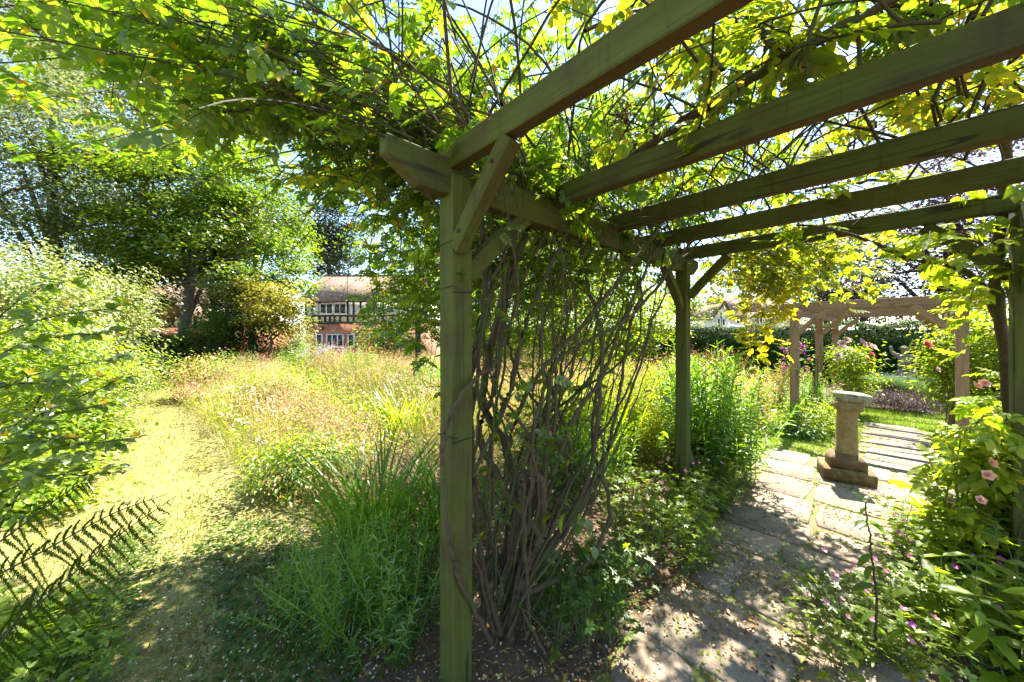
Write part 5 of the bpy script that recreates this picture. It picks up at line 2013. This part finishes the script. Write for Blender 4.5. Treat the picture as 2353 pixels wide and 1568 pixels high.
def stem_clump(name, label, c, r, n, h, mat, seed, tpl=PHL, cat='plant', lean=.18, fl=None, flname='flowers', fsize=.05, nfl=6, flat_h=.2):
    rng = np.random.default_rng(seed)
    root = thing(name, (c[0], c[1], float(gz(c[0], c[1]))), label, cat)
    a = rng.uniform(0, 6.28, n)
    q = np.sqrt(rng.random(n))
    loc = np.c_[c[0] + np.cos(a) * q * r[0], c[1] + np.sin(a) * q * r[1], np.full(n, float(gz(c[0], c[1])))]
    M = rotmats(rng.uniform(0, 6.28, n), rng.normal(0, lean, n), rng.normal(0, lean, n))
    s = h * rng.uniform(.75, 1.15, n) * (1 - .25 * q ** 2)
    v, f = instances(tpl, loc, M, s)
    piece('stems', np_mesh('stems', v, f), mat, root, kind='stuff')
    if fl is not None:
        tops = loc + M[:, :, 2] * s[:, None]
        k = rng.integers(0, n, nfl * 8)
        pts = tops[k[:nfl]][rng.integers(0, nfl, nfl * 9)] + rng.normal(0, fsize, (nfl * 9, 3)) * np.array([1, 1, 1.2])
        v, f = instances(OVAL, pts, rotmats(rng.uniform(0, 6.28, len(pts)), rng.normal(.3, .6, len(pts)), rng.normal(0, .6, len(pts))), rng.uniform(.6, 1.2, len(pts)) * fsize * .75)
        piece(flname, np_mesh(flname, v, f), fl, root, kind='stuff')
    return root


stem_clump('phlox_clump', 'tall bright green leafy clump right of the path-side post', (2.12, 3.75), (.42, .40), 160, 1.28, PHLOX, 120)
stem_clump('phlox_clump', 'leafy perennials in the gap behind the path-side post', (1.35, 4.4), (.75, .5), 150, 1.15, SUNL, 121)
stem_clump('phlox_clump', 'green perennials glimpsed low through the rose canes', (.55, 3.35), (.6, .42), 130, .85, PHLOX, 122)
stem_clump('phlox_clump', 'narrow-leaved shaded stems at the left foot of the near post', (-.62, 1.72), (.30, .26), 85, .58, PHLOX, 123, lean=.25)
stem_clump('phlox_clump', 'narrow-leaved shaded stems left of the near post, towards the grass walk', (-1.05, 1.95), (.32, .28), 75, .42, PHLOX, 124, lean=.28)
shrub('spiraea_shrub', 'bushy green clump at the left edge of the border, by the walk bend', gp(465, 880, 8.0), (.75, .6, .55), MEADOW, 6000, 80, .16, .055, seed=133, nstem=8, stem_r=.006, stem_mat=STEMG)
shrub('spiraea_shrub', 'rounded bright clump in the middle of the sunny border', gp(620, 900, 6.6), (.65, .55, .45), LIME, 5000, 70, .14, .05, seed=134, nstem=8, stem_r=.006, stem_mat=STEMG)
shrub('cranesbill_clump', 'low sprawling plants at the border corner nearest the grass walk', gp(705, 1060, 3.4), (.5, .45, .24), LIME, 4500, 70, .11, .045, seed=135, cat='plant', nstem=7, stem_r=.004, stem_mat=STEMG)
stem_clump('salvia_clump', 'lilac-blue flower spikes at the back of the border before the brick house', (-5.3, 10.2), (1.0, .5), 110, 1.08, MEADOW, 125, fl=LILAC, nfl=40, fsize=.07, lean=.1)
stem_clump('crocosmia_clump', 'scarlet crocosmia flowers at the back of the border below the house', (-3.6, 8.4), (.35, .3), 50, 1.15, BLADE, 126, fl=REDP, nfl=7, fsize=.05)
stem_clump('crocosmia_clump', 'second scarlet flower patch right of the brick house', (-2.45, 7.4), (.35, .3), 50, 1.0, BLADE, 127, fl=REDP, nfl=6, fsize=.05)
stem_clump('daylily_clump', 'pink flowers over grassy foliage at the walk end of the border', (-7.6, 9.4), (.8, .6), 120, 1.0, BLADE, 128, fl=PINK, nfl=5, fsize=.055)
stem_clump('mallow_plant', 'single purple-pink mallow bloom leaning over the grass walk', (-8.5, 8.3), (.1, .1), 8, .75, BLADE, 129, fl=MAG, nfl=1, fsize=.06)
stem_clump('goldenrod_clump', 'yellow-green leafy clump at the back of the border, right of the lilac spikes', (-4.3, 9.6), (.6, .5), 110, .98, PHLOX, 130)
stem_clump('goldenrod_clump', 'tall lime clump left of the near post in the sunny border', (-1.3, 6.6), (.7, .6), 130, 1.05, PHLOX, 131)
stem_clump('loosestrife_clump', 'pale green upright clump against the house end of the border', (-6.4, 11.0), (1.0, .5), 110, 1.15, PHLOX, 132)


def blade_tpl(w=.03, bend=.35, n=4):
    vs, fs = [], []
    for i in range(n + 1):
        q = i / n
        x = bend * q * q
        z = q * (1 - .35 * bend * q)
        ww = w * (1 - q) ** .6 * (.6 + .4 * min(1, q * 4))
        vs += [(x, -ww / 2, z), (x, ww / 2, z)]
    for i in range(n):
        fs.append((2 * i, 2 * i + 1, 2 * i + 3, 2 * i + 2))
    return np.array(vs, float), np.array(fs)


def sword_clump(name, label, c, r, n, h, mat, seed, w=.032, bend=.5, nind=120, cat='plant'):
    rng = np.random.default_rng(seed)
    root = thing(name, (c[0], c[1], 0), label, cat)
    a = rng.uniform(0, 6.28, n)
    q = np.sqrt(rng.random(n))
    loc = np.c_[c[0] + np.cos(a) * q * r, c[1] + np.sin(a) * q * r, np.zeros(n)]
    M = rotmats(a + rng.normal(0, .5, n), rng.normal(-.10, .12, n), rng.normal(0, .15, n))
    s = h * rng.uniform(.6, 1.2, n)
    tp = blade_tpl(w, bend, 5)
    emit_leaves(root, loc, M, s, tp, tpl_mesh('blade', tp), mat, nind, name='blade')


sword_clump('crocosmia_clump', 'arching sword-leaved clump left of the near post', (-.98, 2.5), .24, 170, .78, BLADE, 140)
sword_clump('iris_clump', 'shaded sword leaves behind the near post', (-.45, 2.5), .22, 110, .75, BLADE, 141)
sword_clump('daylily_clump', 'bright sword leaves seen through the canes beside the path-side post', (1.0, 4.0), .35, 170, 1.05, SUNL, 142)
sword_clump('daylily_clump', 'yellow-green grassy clump in the border far behind the near post', (-1.6, 5.2), .4, 150, .8, LIME, 143, nind=60)


def point_in_poly(P, poly):
    x, y = P[:, 0], P[:, 1]
    ins = np.zeros(len(P), bool)
    n = len(poly)
    j = n - 1
    for i in range(n):
        xi, yi = poly[i]
        xj, yj = poly[j]
        c = ((yi > y) != (yj > y)) & (x < (xj - xi) * (y - yi) / (yj - yi + 1e-12) + xi)
        ins ^= c
        j = i
    return ins


def fill_poly(rng, poly, n):
    poly = np.array(poly)
    lo, hi = poly.min(0), poly.max(0)
    out = np.empty((0, 2))
    while len(out) < n:
        q = rng.uniform(lo, hi, (n, 2))
        out = np.vstack([out, q[point_in_poly(q, poly)]])
    return out[:n]


BED = [(-1.35, 2.45), (-1.95, 2.9), (-3.0, 3.7), (-3.9, 4.6), (-5.3, 5.9), (-6.6, 7.0), (-8.0, 8.8), (-8.2, 10.5), (-5, 12.2), (0, 12.5), (4.2, 11), (6.2, 9.3), (4.6, 7.2), (3.2, 5.3), (1.9, 4.0), (.7, 2.9), (-.2, 2.2)]


def noise2(x, y, s, k=0):
    return .5 + .25 * (np.sin(x * s + 1.3 + k) * np.cos(y * s * 1.17 + .7 * k) + np.sin(x * s * 2.3 + y * s * 1.9 + k * 2.1))


def build_meadow():
    rng = np.random.default_rng(150)
    # fine stems and blades
    P = fill_poly(rng, BED, 30000)
    edge = np.clip((P[:, 1] - 2.3) / 2.0, .35, 1)
    h = (.42 + .60 * noise2(P[:, 0], P[:, 1], 1.1) ** 1.3) * edge * rng.uniform(.65, 1.2, len(P))
    h = np.where(P[:, 1] > 7, h * 1.15, h)
    tp = blade_tpl(.010, .35, 2)
    M = rotmats(rng.uniform(0, 6.28, len(P)), rng.normal(0, .22, len(P)), rng.normal(0, .22, len(P)))
    v, f = instances(tp, np.c_[P, gz(P[:, 0], P[:, 1])], M, h)
    o = link('meadow_grass', np_mesh('meadow_grass', v, f), MEADOW)
    tag(o, 'tall wispy grasses filling the sunny border', 'grass', kind='stuff')
    # feathery seed heads, thickest in drifts
    sel = noise2(P[:, 0], P[:, 1], 1.3, 2) + rng.normal(0, .12, len(P)) > .50
    tops = np.c_[P, gz(P[:, 0], P[:, 1])] + M[:, :, 2] * h[:, None] * .9 + M[:, :, 0] * h[:, None] * .3
    tops = tops[sel][:13000]
    T = np.repeat(tops, 6, 0) + rng.normal(0, 1, (len(tops) * 6, 3)) * np.array([.03, .03, .055])
    v, f = instances(QUAD, T, rotmats(rng.uniform(0, 6.28, len(T)), rng.normal(0, .8, len(T)), rng.normal(0, .8, len(T))), rng.uniform(.013, .032, len(T)))
    o = link('meadow_seedheads', np_mesh('meadow_seedheads', v, f), SEED)
    tag(o, 'pinkish buff haze of grass seedheads over the border', 'grass', kind='stuff')
    # small-leaved filler
    P = fill_poly(rng, BED, 42000)
    edge = np.clip((P[:, 1] - 2.2) / 2.0, .3, 1)
    hh = (.12 + .85 * noise2(P[:, 0], P[:, 1], 1.6, 4) ** 1.6) * edge
    z = gz(P[:, 0], P[:, 1]) + hh * rng.uniform(.15, 1.1, len(P))
    v, f = instances(L2, np.c_[P, z], rotmats(rng.uniform(0, 6.28, len(P)), rng.normal(.1, .5, len(P)), rng.normal(0, .5, len(P))), rng.uniform(.03, .065, len(P)))
    o = link('meadow_leaves', np_mesh('meadow_leaves', v, f), LIME)
    tag(o, 'low leafy ground cover between the border grasses', 'ground cover', kind='stuff')
    # specks of pale pink bloom
    P = fill_poly(rng, BED, 3200)
    ok = noise2(P[:, 0], P[:, 1], .9, 7) > .45
    P = P[ok]
    z = .28 + .45 * noise2(P[:, 0], P[:, 1], 1.1) * np.clip((P[:, 1] - 2.0) / 2, .3, 1)
    loc = np.repeat(np.c_[P, z], 4, 0) + rng.normal(0, .014, (len(P) * 4, 3))
    v, f = instances(OVAL, loc, rotmats(rng.uniform(0, 6.28, len(loc)), rng.normal(.3, .5, len(loc)), rng.normal(0, .5, len(loc))), rng.uniform(.016, .03, len(loc)))
    o = link('meadow_flowers', np_mesh('meadow_flowers', v, f), PALEP)
    tag(o, 'tiny pale pink flowers dotted through the border', 'flowers', kind='stuff')


build_meadow()


# ------------------------------------------------------------------ lawns, litter, weeds
def build_lawns():
    rng = np.random.default_rng(160)
    # left walk
    N = 230000
    y = 1.2 + rng.random(N) ** 1.6 * 9.5
    x = rng.uniform(-12.5, .0, N)
    m = lawn_mask(x, y)
    ok = (rng.random(N) < m) & (x / y > -1.6)
    x, y = x[ok], y[ok]
    shade = noise2(x, y, 2.2, 3)
    ok = rng.random(len(x)) < np.where(y < 2.4, .35 + .65 * (shade > .45), .55 + .45 * (noise2(x, y, 3.4, 8) + rng.normal(0, .10, len(x)) > .45))
    x, y = x[ok], y[ok]
    n = len(x)
    tp = (np.array([(0, -.5 * .16, 0), (0, .5 * .16, 0), (.35, 0, 1.0)]), np.array([(0, 1, 2)]))
    M = rotmats(rng.uniform(0, 6.28, n), rng.normal(0, .5, n), rng.normal(0, .5, n))
    tuft = noise2(x, y, 5.0, 5)
    s = rng.uniform(.02, .042, n) * (.7 + .75 * tuft)
    v, f = instances(tp, np.c_[x, y, np.zeros(n)], M, s)
    o = link('lawn_grass', np_mesh('lawn_grass', v, f), LAWN)
    tag(o, 'dry mown grass of the walk at left', 'grass', kind='stuff')
    # green lawn right of and beyond the pedestal
    N = 90000
    s_ = rng.uniform(2.2, 9.2, N)
    t_ = rng.uniform(-1.7, .95, N)
    onpath = ((s_ < 3.4) & (np.abs(t_) < .5)) | ((s_ >= 3.35) & (s_ < 4.5) & (t_ > -.93) & (t_ < .63)) | ((s_ >= 4.4) & (s_ < 7.15) & (t_ > -.84) & (t_ < -.18))
    ok = ~onpath & (rng.random(N) < np.where(s_ < 3.4, .8, 1))
    s_, t_ = s_[ok], t_[ok]
    x = O0.x + U.x * s_ + V.x * t_
    y = O0.y + U.y * s_ + V.y * t_
    n = len(x)
    M = rotmats(rng.uniform(0, 6.28, n), rng.normal(0, .4, n), rng.normal(0, .4, n))
    v, f = instances(tp, np.c_[x, y, np.zeros(n)], M, rng.uniform(.025, .05, n))
    o = link('lawn_grass', np_mesh('lawn_grass', v, f), LAWN2)
    tag(o, 'fresh green lawn around the pedestal and paved path', 'grass', kind='stuff')
    # low weeds in the shade at bottom left
    N = 9000
    y = rng.uniform(1.3, 2.7, N)
    x = rng.uniform(-2.8, -.45, N)
    ok = noise2(x, y, 3.1, 6) + rng.normal(0, .08, N) > .46
    x, y = x[ok], y[ok]
    n = len(x)
    v, f = instances(OVAL, np.c_[x, y, rng.uniform(.008, .035, n)], rotmats(rng.uniform(0, 6.28, n), rng.normal(.1, .25, n), rng.normal(0, .25, n)), rng.uniform(.014, .034, n))
    o = link('ground_weeds', np_mesh('ground_weeds', v, f), WEED)
    tag(o, 'low creeping weeds on the shaded ground at lower left', 'ground cover', kind='stuff')
    # green tufts in the joints of the paving
    N = 9000
    s_ = rng.uniform(.3, 7, N)
    t_ = rng.normal(0, .38, N) - np.where(s_ > 4.6, .5, 0)
    x = O0.x + U.x * s_ + V.x * t_
    y = O0.y + U.y * s_ + V.y * t_
    ok = noise2(x, y, 4.0, 9) > .60
    x, y = x[ok], y[ok]
    n = len(x)
    v, f = instances(OVAL, np.c_[x, y, np.full(n, .026)], rotmats(rng.uniform(0, 6.28, n), rng.normal(.3, .3, n), rng.normal(0, .3, n)), rng.uniform(.010, .024, n))
    o = link('joint_weeds', np_mesh('joint_weeds', v, f), LIME)
    tag(o, 'small green weeds in the joints of the paving', 'ground cover', kind='stuff')


build_lawns()


def build_litter():
    rng = np.random.default_rng(170)
    N = 14000
    s_ = rng.uniform(-1.2, 3.8, N)
    t_ = rng.normal(.25, .5, N)
    t_ = np.where(s_ > 2.4, rng.normal(0, .5, N), t_)
    x = O0.x + U.x * s_ + V.x * t_
    y = O0.y + U.y * s_ + V.y * t_
    ok = (noise2(x, y, 3.3, 1) + rng.normal(0, .15, N) > .42) & (rng.random(N) < np.where(s_ > 2, .3, .9))
    x, y = x[ok], y[ok]
    n = len(x)
    v, f = instances(L2, np.c_[x, y, rng.uniform(.030, .042, n)], rotmats(rng.uniform(0, 6.28, n), rng.normal(.05, .25, n), rng.normal(0, .35, n)), rng.uniform(.010, .030, n))
    o = link('leaf_litter', np_mesh('leaf_litter', v, f), LITTER)
    tag(o, 'brown and yellow fallen leaves on the paving and soil', 'fallen leaves', kind='stuff')
    N = 2600
    x = rng.uniform(-2.6, 1.9, N)
    y = rng.uniform(1.3, 2.6, N)
    n = N
    v, f = instances(OVAL, np.c_[x, y, rng.uniform(.028, .040, n)], rotmats(rng.uniform(0, 6.28, n), rng.normal(0, .2, n), rng.normal(0, .2, n)), rng.uniform(.007, .015, n))
    o = link('fallen_petals', np_mesh('fallen_petals', v, f), PETAL)
    tag(o, 'pale fallen rose petals scattered over the shaded ground', 'petals', kind='stuff')
    # soil litter left of the near post
    N = 6000
    x = rng.uniform(-2.6, .3, N)
    y = rng.uniform(1.3, 2.5, N)
    v, f = instances(LANCE, np.c_[x, y, rng.uniform(.004, .018, N)], rotmats(rng.uniform(0, 6.28, N), rng.normal(0, .15, N), rng.normal(0, .4, N)), rng.uniform(.012, .036, N))
    o = link('dry_thatch', np_mesh('dry_thatch', v, f), LITTER)
    tag(o, 'dry straw and thatch lying in the shaded grass', 'dead grass', kind='stuff')


build_litter()

# ------------------------------------------------------------------ around the far pergola
CL = thing('clematis', (6.2, 8.6, 0), 'magenta clematis on a slim support behind the first far post', 'clematis')
rng0 = np.random.default_rng(180)
cpt = []
for i in range(70):
    px = rng0.choice([1803, 1845], p=[.68, .32]) + rng0.normal(0, 6)
    cpt.append(np.array(W(px, rng0.uniform(785, 905), 7.2)))
CL.location = W(1815, 930, 7.2)
CL.location.z = 0
b5 = Bag()
for q in range(5):
    v, f = instances(leaf_tpl(.55, .05, -.1, 2), [(0, 0, 0)], rotmats([q * 1.2566], [.2], [0]), .045)
    b5.add(v, f)
cm = b5.mesh('flower')
cm.materials.append(MAG)
put_flowers(CL, cm, cpt)
for px in (1803, 1845):
    v, f = tube_arrays(smooth_path([W(px, 960, 7.2), W(px + 3, 860, 7.2), W(px, 780, 7.2)], 10), .008, 5)
    piece('stem', np_mesh('stem', v, f), TWIG, CL, True)
lp = np.array([np.array(W(rng0.choice([1805, 1842]) + rng0.normal(0, 10), rng0.uniform(780, 950), 7.2 + rng0.normal(0, .1))) for _ in range(700)])
v, f = instances(L2, lp, rotmats(rng0.uniform(0, 6.28, 700), rng0.normal(0, .5, 700), rng0.normal(0, .5, 700)), rng0.uniform(.03, .06, 700))
piece('foliage', np_mesh('foliage', v, f), WEED, CL, kind='stuff')

RB = shrub('rose_bush', 'leafy rose bush with soft pink blooms between the far pergola posts', gp(1960, 850, 6.4), (.27, .27, .48), SUNL, 3600, 50, .12, .05, seed=181, cat='rose bush', nstem=8, stem_r=.008, stem_mat=STEMG)
put_flowers(RB, rose_mesh('flower', PALEP, .075), [W(1935, 790, 6.1), W(1945, 782, 6.1), W(1938, 800, 6.1), W(1976, 786, 6.1), W(1982, 792, 6.1), W(1925, 818, 6.1), W(2002, 800, 6.1)])
put_flowers(RB, rose_mesh('flower', CORAL, .05), [W(2000, 815, 6.1), W(1992, 826, 6.1)])
RB2 = shrub('rose_bush', 'rose bush with red bloom left of the right-hand far post', gp(2185, 850, 4.7), (.22, .22, .55), SUNL, 3200, 50, .11, .05, seed=182, cat='rose bush', nstem=9, stem_r=.008, stem_mat=CANE)
put_flowers(RB2, rose_mesh('flower', CORAL, .065), [W(2124, 790, 4.3), W(2128, 796, 4.3)])
put_flowers(RB2, rose_mesh('flower', PALEP, .05), [W(2150, 850, 4.3), W(2160, 812, 4.3)])
shrub('rose_bush', 'tall leafy rose behind the right-hand far post', gp(2300, 810, 4.6), (.42, .4, .8), SUNL, 6500, 90, .18, .055, seed=183, cat='rose bush', nstem=9, stem_r=.008)
shrub('catmint_clump', 'pale pink-flowered leafy mound at the foot of the first far post', gp(1850, 975, 5.15), (.42, .35, .34), LIME, 6000, 80, .12, .04, seed=184, cat='plant', nstem=8, stem_r=.004, stem_mat=STEMG)
shrub('peony_clump', 'darker green clump on the lawn edge left of the pedestal', gp(1835, 1010, 4.95), (.26, .22, .20), WEED, 2500, 40, .09, .05, seed=185, cat='plant', nstem=6, stem_r=.004, stem_mat=STEMG)
stem_clump('aster_clump', 'pink daisies between the first two far posts', (5.15, 6.0), (.35, .3), 90, .75, PHLOX, 186, fl=PINK, nfl=10, fsize=.035)
stem_clump('grass_clump', 'yellow sunlit grassy border left of the first far post', (3.75, 6.0), (.7, .6), 150, .8, MEADOW, 187, fl=PALEP, nfl=10, fsize=.03)
stem_clump('grass_clump', 'sunlit perennials right behind the first far post', (5.6, 7.2), (.6, .5), 120, .85, MEADOW, 188)

# obelisk of thin rods beside the second far post
OB = thing('plant_obelisk', W(1875, 960, 5.9).xy.to_3d(), 'slim dark metal plant support left of the second far post', 'plant support')
for dx, dy in ((-.05, 0), (.05, 0), (0, .06)):
    b = OB.location + Vector((dx, dy, 0))
    t = OB.location + Vector((dx * .3, dy * .3, 1.05))
    v, f = tube_arrays([tuple(b), tuple(t)], .006, 5)
    piece('rod', np_mesh('rod', v, f), DARKMETAL, OB)
# training wires of the far pergola
for (a, b, za, zb) in ((0, 1.95, 1.24, 1.21), (1.95, 3.9, 1.21, 1.24)):
    p, q = QA + U2 * a, QA + U2 * b
    pts = smooth_path([(p.x, p.y, za), ((p.x + q.x) / 2, (p.y + q.y) / 2, min(za, zb) - .03), (q.x, q.y, zb)], 10)
    v, f = tube_arrays(pts, .004, 4)
    piece('training_wire', np_mesh('training_wire', v, f), WIRE, PERG2)


def lavender(name, label, c, r, n, h, mat, seed, fl=None):
    rng = np.random.default_rng(seed)
    root = thing(name, (c[0], c[1], 0), label, 'shrub')
    a = rng.uniform(0, 6.28, n)
    q = np.sqrt(rng.random(n))
    loc = np.c_[c[0] + np.cos(a) * q * r[0] * .6, c[1] + np.sin(a) * q * r[1] * .6, np.zeros(n)]
    M = rotmats(a + rng.normal(0, .3, n), -(.1 + .7 * q) * .0 + rng.normal(0, .06, n), rng.normal(0, .1, n))
    tp = blade_tpl(.022, .55, 3)
    v, f = instances(tp, loc, M, h * rng.uniform(.6, 1.15, n))
    piece('stems', np_mesh('stems', v, f), mat, root, kind='stuff')
    return root


for i, (px, Y, h, lb) in enumerate(((1985, 8.2, .62, 'grey-green lavender mound behind the second and third far posts'),
                                    (2045, 7.8, .66, 'grey-green lavender mound left of the statue'),
                                    (2095, 7.5, .68, 'grey-green lavender mound in front of the statue'),
                                    (2140, 7.1, .6, 'grey-green lavender mound right of the statue'))):
    x = HX(px, Y)
    lavender('lavender_bush', lb, (x, Y), (.62, .55), 1500, h, LAV, 190 + i)
for i, (px, Y, lb) in enumerate(((2010, 6.9, 'purplish clipped heather edging the lawn, left end'),
                                 (2070, 6.65, 'purplish clipped heather edging the lawn, middle'),
                                 (2125, 6.4, 'purplish clipped heather edging the lawn, right end'))):
    shrub('heather_clump', lb, (HX(px, Y), Y, .16), (.42, .34, .20), HEATH, 4200, 60, .09, .035, LANCE, seed=195 + i, nstem=8, stem_r=.004)


# ------------------------------------------------------------------ garden statue
def build_statue():
    c = W(2080, 905, 8.6)
    root = thing('garden_statue', (c.x, c.y, 0), 'weathered stone cherub statue with raised arm before the dark hedge', 'statue')
    # plinth
    v, f = prism_block([(0, .17, .17, .01), (.32, .17, .17, .01), (.34, .19, .19, .01), (.38, .19, .19, .01)])
    o = link('plinth', np_mesh('plinth', v, f), STATUE, root)
    # figure: one skinned body
    J = {'pelvis': (0, 0, .52), 'belly': (.0, -.01, .62), 'chest': (.0, 0, .74), 'neck': (0, 0, .83), 'head': (0, -.01, .90), 'crown': (0, .0, .97),
         'lsh': (-.09, 0, .79), 'lel': (-.17, -.03, .82), 'lwr': (-.20, -.05, .93), 'lhand': (-.205, -.055, .98),
         'rsh': (.09, 0, .79), 'rel': (.15, -.03, .68), 'rwr': (.08, -.10, .62), 'rhand': (.05, -.12, .61),
         'lhip': (-.06, 0, .50), 'lkn': (-.075, -.10, .46), 'lft': (-.07, -.08, .385), 'ltoe': (-.075, -.14, .385),
         'rhip': (.06, 0, .50), 'rkn': (.085, -.09, .45), 'rft': (.08, -.07, .385), 'rtoe': (.085, -.13, .385)}
    Rr = {'pelvis': .085, 'belly': .088, 'chest': .082, 'neck': .04, 'head': .078, 'crown': .06, 'lsh': .042, 'lel': .033, 'lwr': .026, 'lhand': .028,
          'rsh': .042, 'rel': .033, 'rwr': .026, 'rhand': .028, 'lhip': .06, 'lkn': .048, 'lft': .034, 'ltoe': .026, 'rhip': .06, 'rkn': .048, 'rft': .034, 'rtoe': .026}
    E = [('pelvis', 'belly'), ('belly', 'chest'), ('chest', 'neck'), ('neck', 'head'), ('head', 'crown'), ('chest', 'lsh'), ('lsh', 'lel'), ('lel', 'lwr'), ('lwr', 'lhand'),
         ('chest', 'rsh'), ('rsh', 'rel'), ('rel', 'rwr'), ('rwr', 'rhand'), ('pelvis', 'lhip'), ('lhip', 'lkn'), ('lkn', 'lft'), ('lft', 'ltoe'),
         ('pelvis', 'rhip'), ('rhip', 'rkn'), ('rkn', 'rft'), ('rft', 'rtoe')]
    names = list(J)
    me = bpy.data.meshes.new('figure')
    me.from_pydata([J[n] for n in names], [(names.index(a), names.index(b)) for a, b in E], [])
    o = link('figure', me, STATUE, root)
    sk = o.modifiers.new('skin', 'SKIN')
    for i, n in enumerate(names):
        me.skin_vertices[0].data[i].radius = (Rr[n], Rr[n])
        me.skin_vertices[0].data[i].use_root = (n == 'pelvis')
    sk.use_smooth_shade = True
    ss = o.modifiers.new('sub', 'SUBSURF')
    ss.levels = ss.render_levels = 2
    o.scale = (1.15, 1.15, 1.15)
    o.location = (0, 0, -.055)
    o.rotation_euler = (0, 0, math.radians(-40))
    # curly hair
    rng = np.random.default_rng(7)
    bag = Bag()
    for i in range(60):
        d = rng.normal(size=3)
        d /= np.linalg.norm(d)
        if d[2] < -.15 or (d[1] < -.3 and d[2] < .45):
            continue
        p = np.array([0, 0, .99]) + d * np.array([.085, .088, .085])
        a = np.linspace(0, 5, 8)
        q = np.cross(d, [0, 0, 1.01])
        q /= np.linalg.norm(q)
        w = np.cross(d, q)
        path = p + .013 * (np.cos(a)[:, None] * q + np.sin(a)[:, None] * w)
        v, f = tube_arrays(path, .009, 5)
        bag.add(v, f)
    h = link('hair', bag.mesh('hair'), STATUE, root, True)
    h.rotation_euler = (0, 0, math.radians(-40))
    root.scale = (1.1, 1.1, 1.1)


build_statue()


# ------------------------------------------------------------------ alike things share a group
GROUPS = {'pergola': 'timber pergolas over the path', 'climbing_rose': 'climbing roses on the near pergola', 'lavender_bush': 'lavender mounds before the hedge',
          'heather_clump': 'clipped heather edging the lawn', 'viburnum_shrub': 'sunlit shrubs seen through the canes', 'rose_bush': 'rose bushes along the path',
          'phlox_clump': 'upright leafy perennials', 'geranium_clump': 'low geranium clumps', 'maple_tree': 'maples before the houses', 'whitebeam_tree': 'silvery trees at far left',
          'copper_beech': 'copper trees behind the hedge', 'evergreen_shrub': 'dark evergreens by the house', 'dogwood_shrub': 'variegated shrubs left of the walk',
          'spiraea_shrub': 'low bushy shrubs beside the walk', 'golden_maple': 'small golden trees by the house', 'ash_tree': 'green trees behind the pergola',
          'balsam_clump': 'broad-leaved plants at right', 'crocosmia_clump': 'sword-leaved crocosmia clumps', 'daylily_clump': 'grassy daylily clumps', 'goldenrod_clump': 'leafy goldenrod clumps',
          'hazel_tree': 'bushy trees behind the maple', 'grass_clump': 'sunlit grassy clumps by the far pergola'}
tops = [o for o in scene.objects if o.parent is None and o.get('category')]
names = [o.name.split('.')[0] for o in tops]
for o, n in zip(tops, names):
    if n in GROUPS and names.count(n) > 1:
        o['group'] = GROUPS[n]
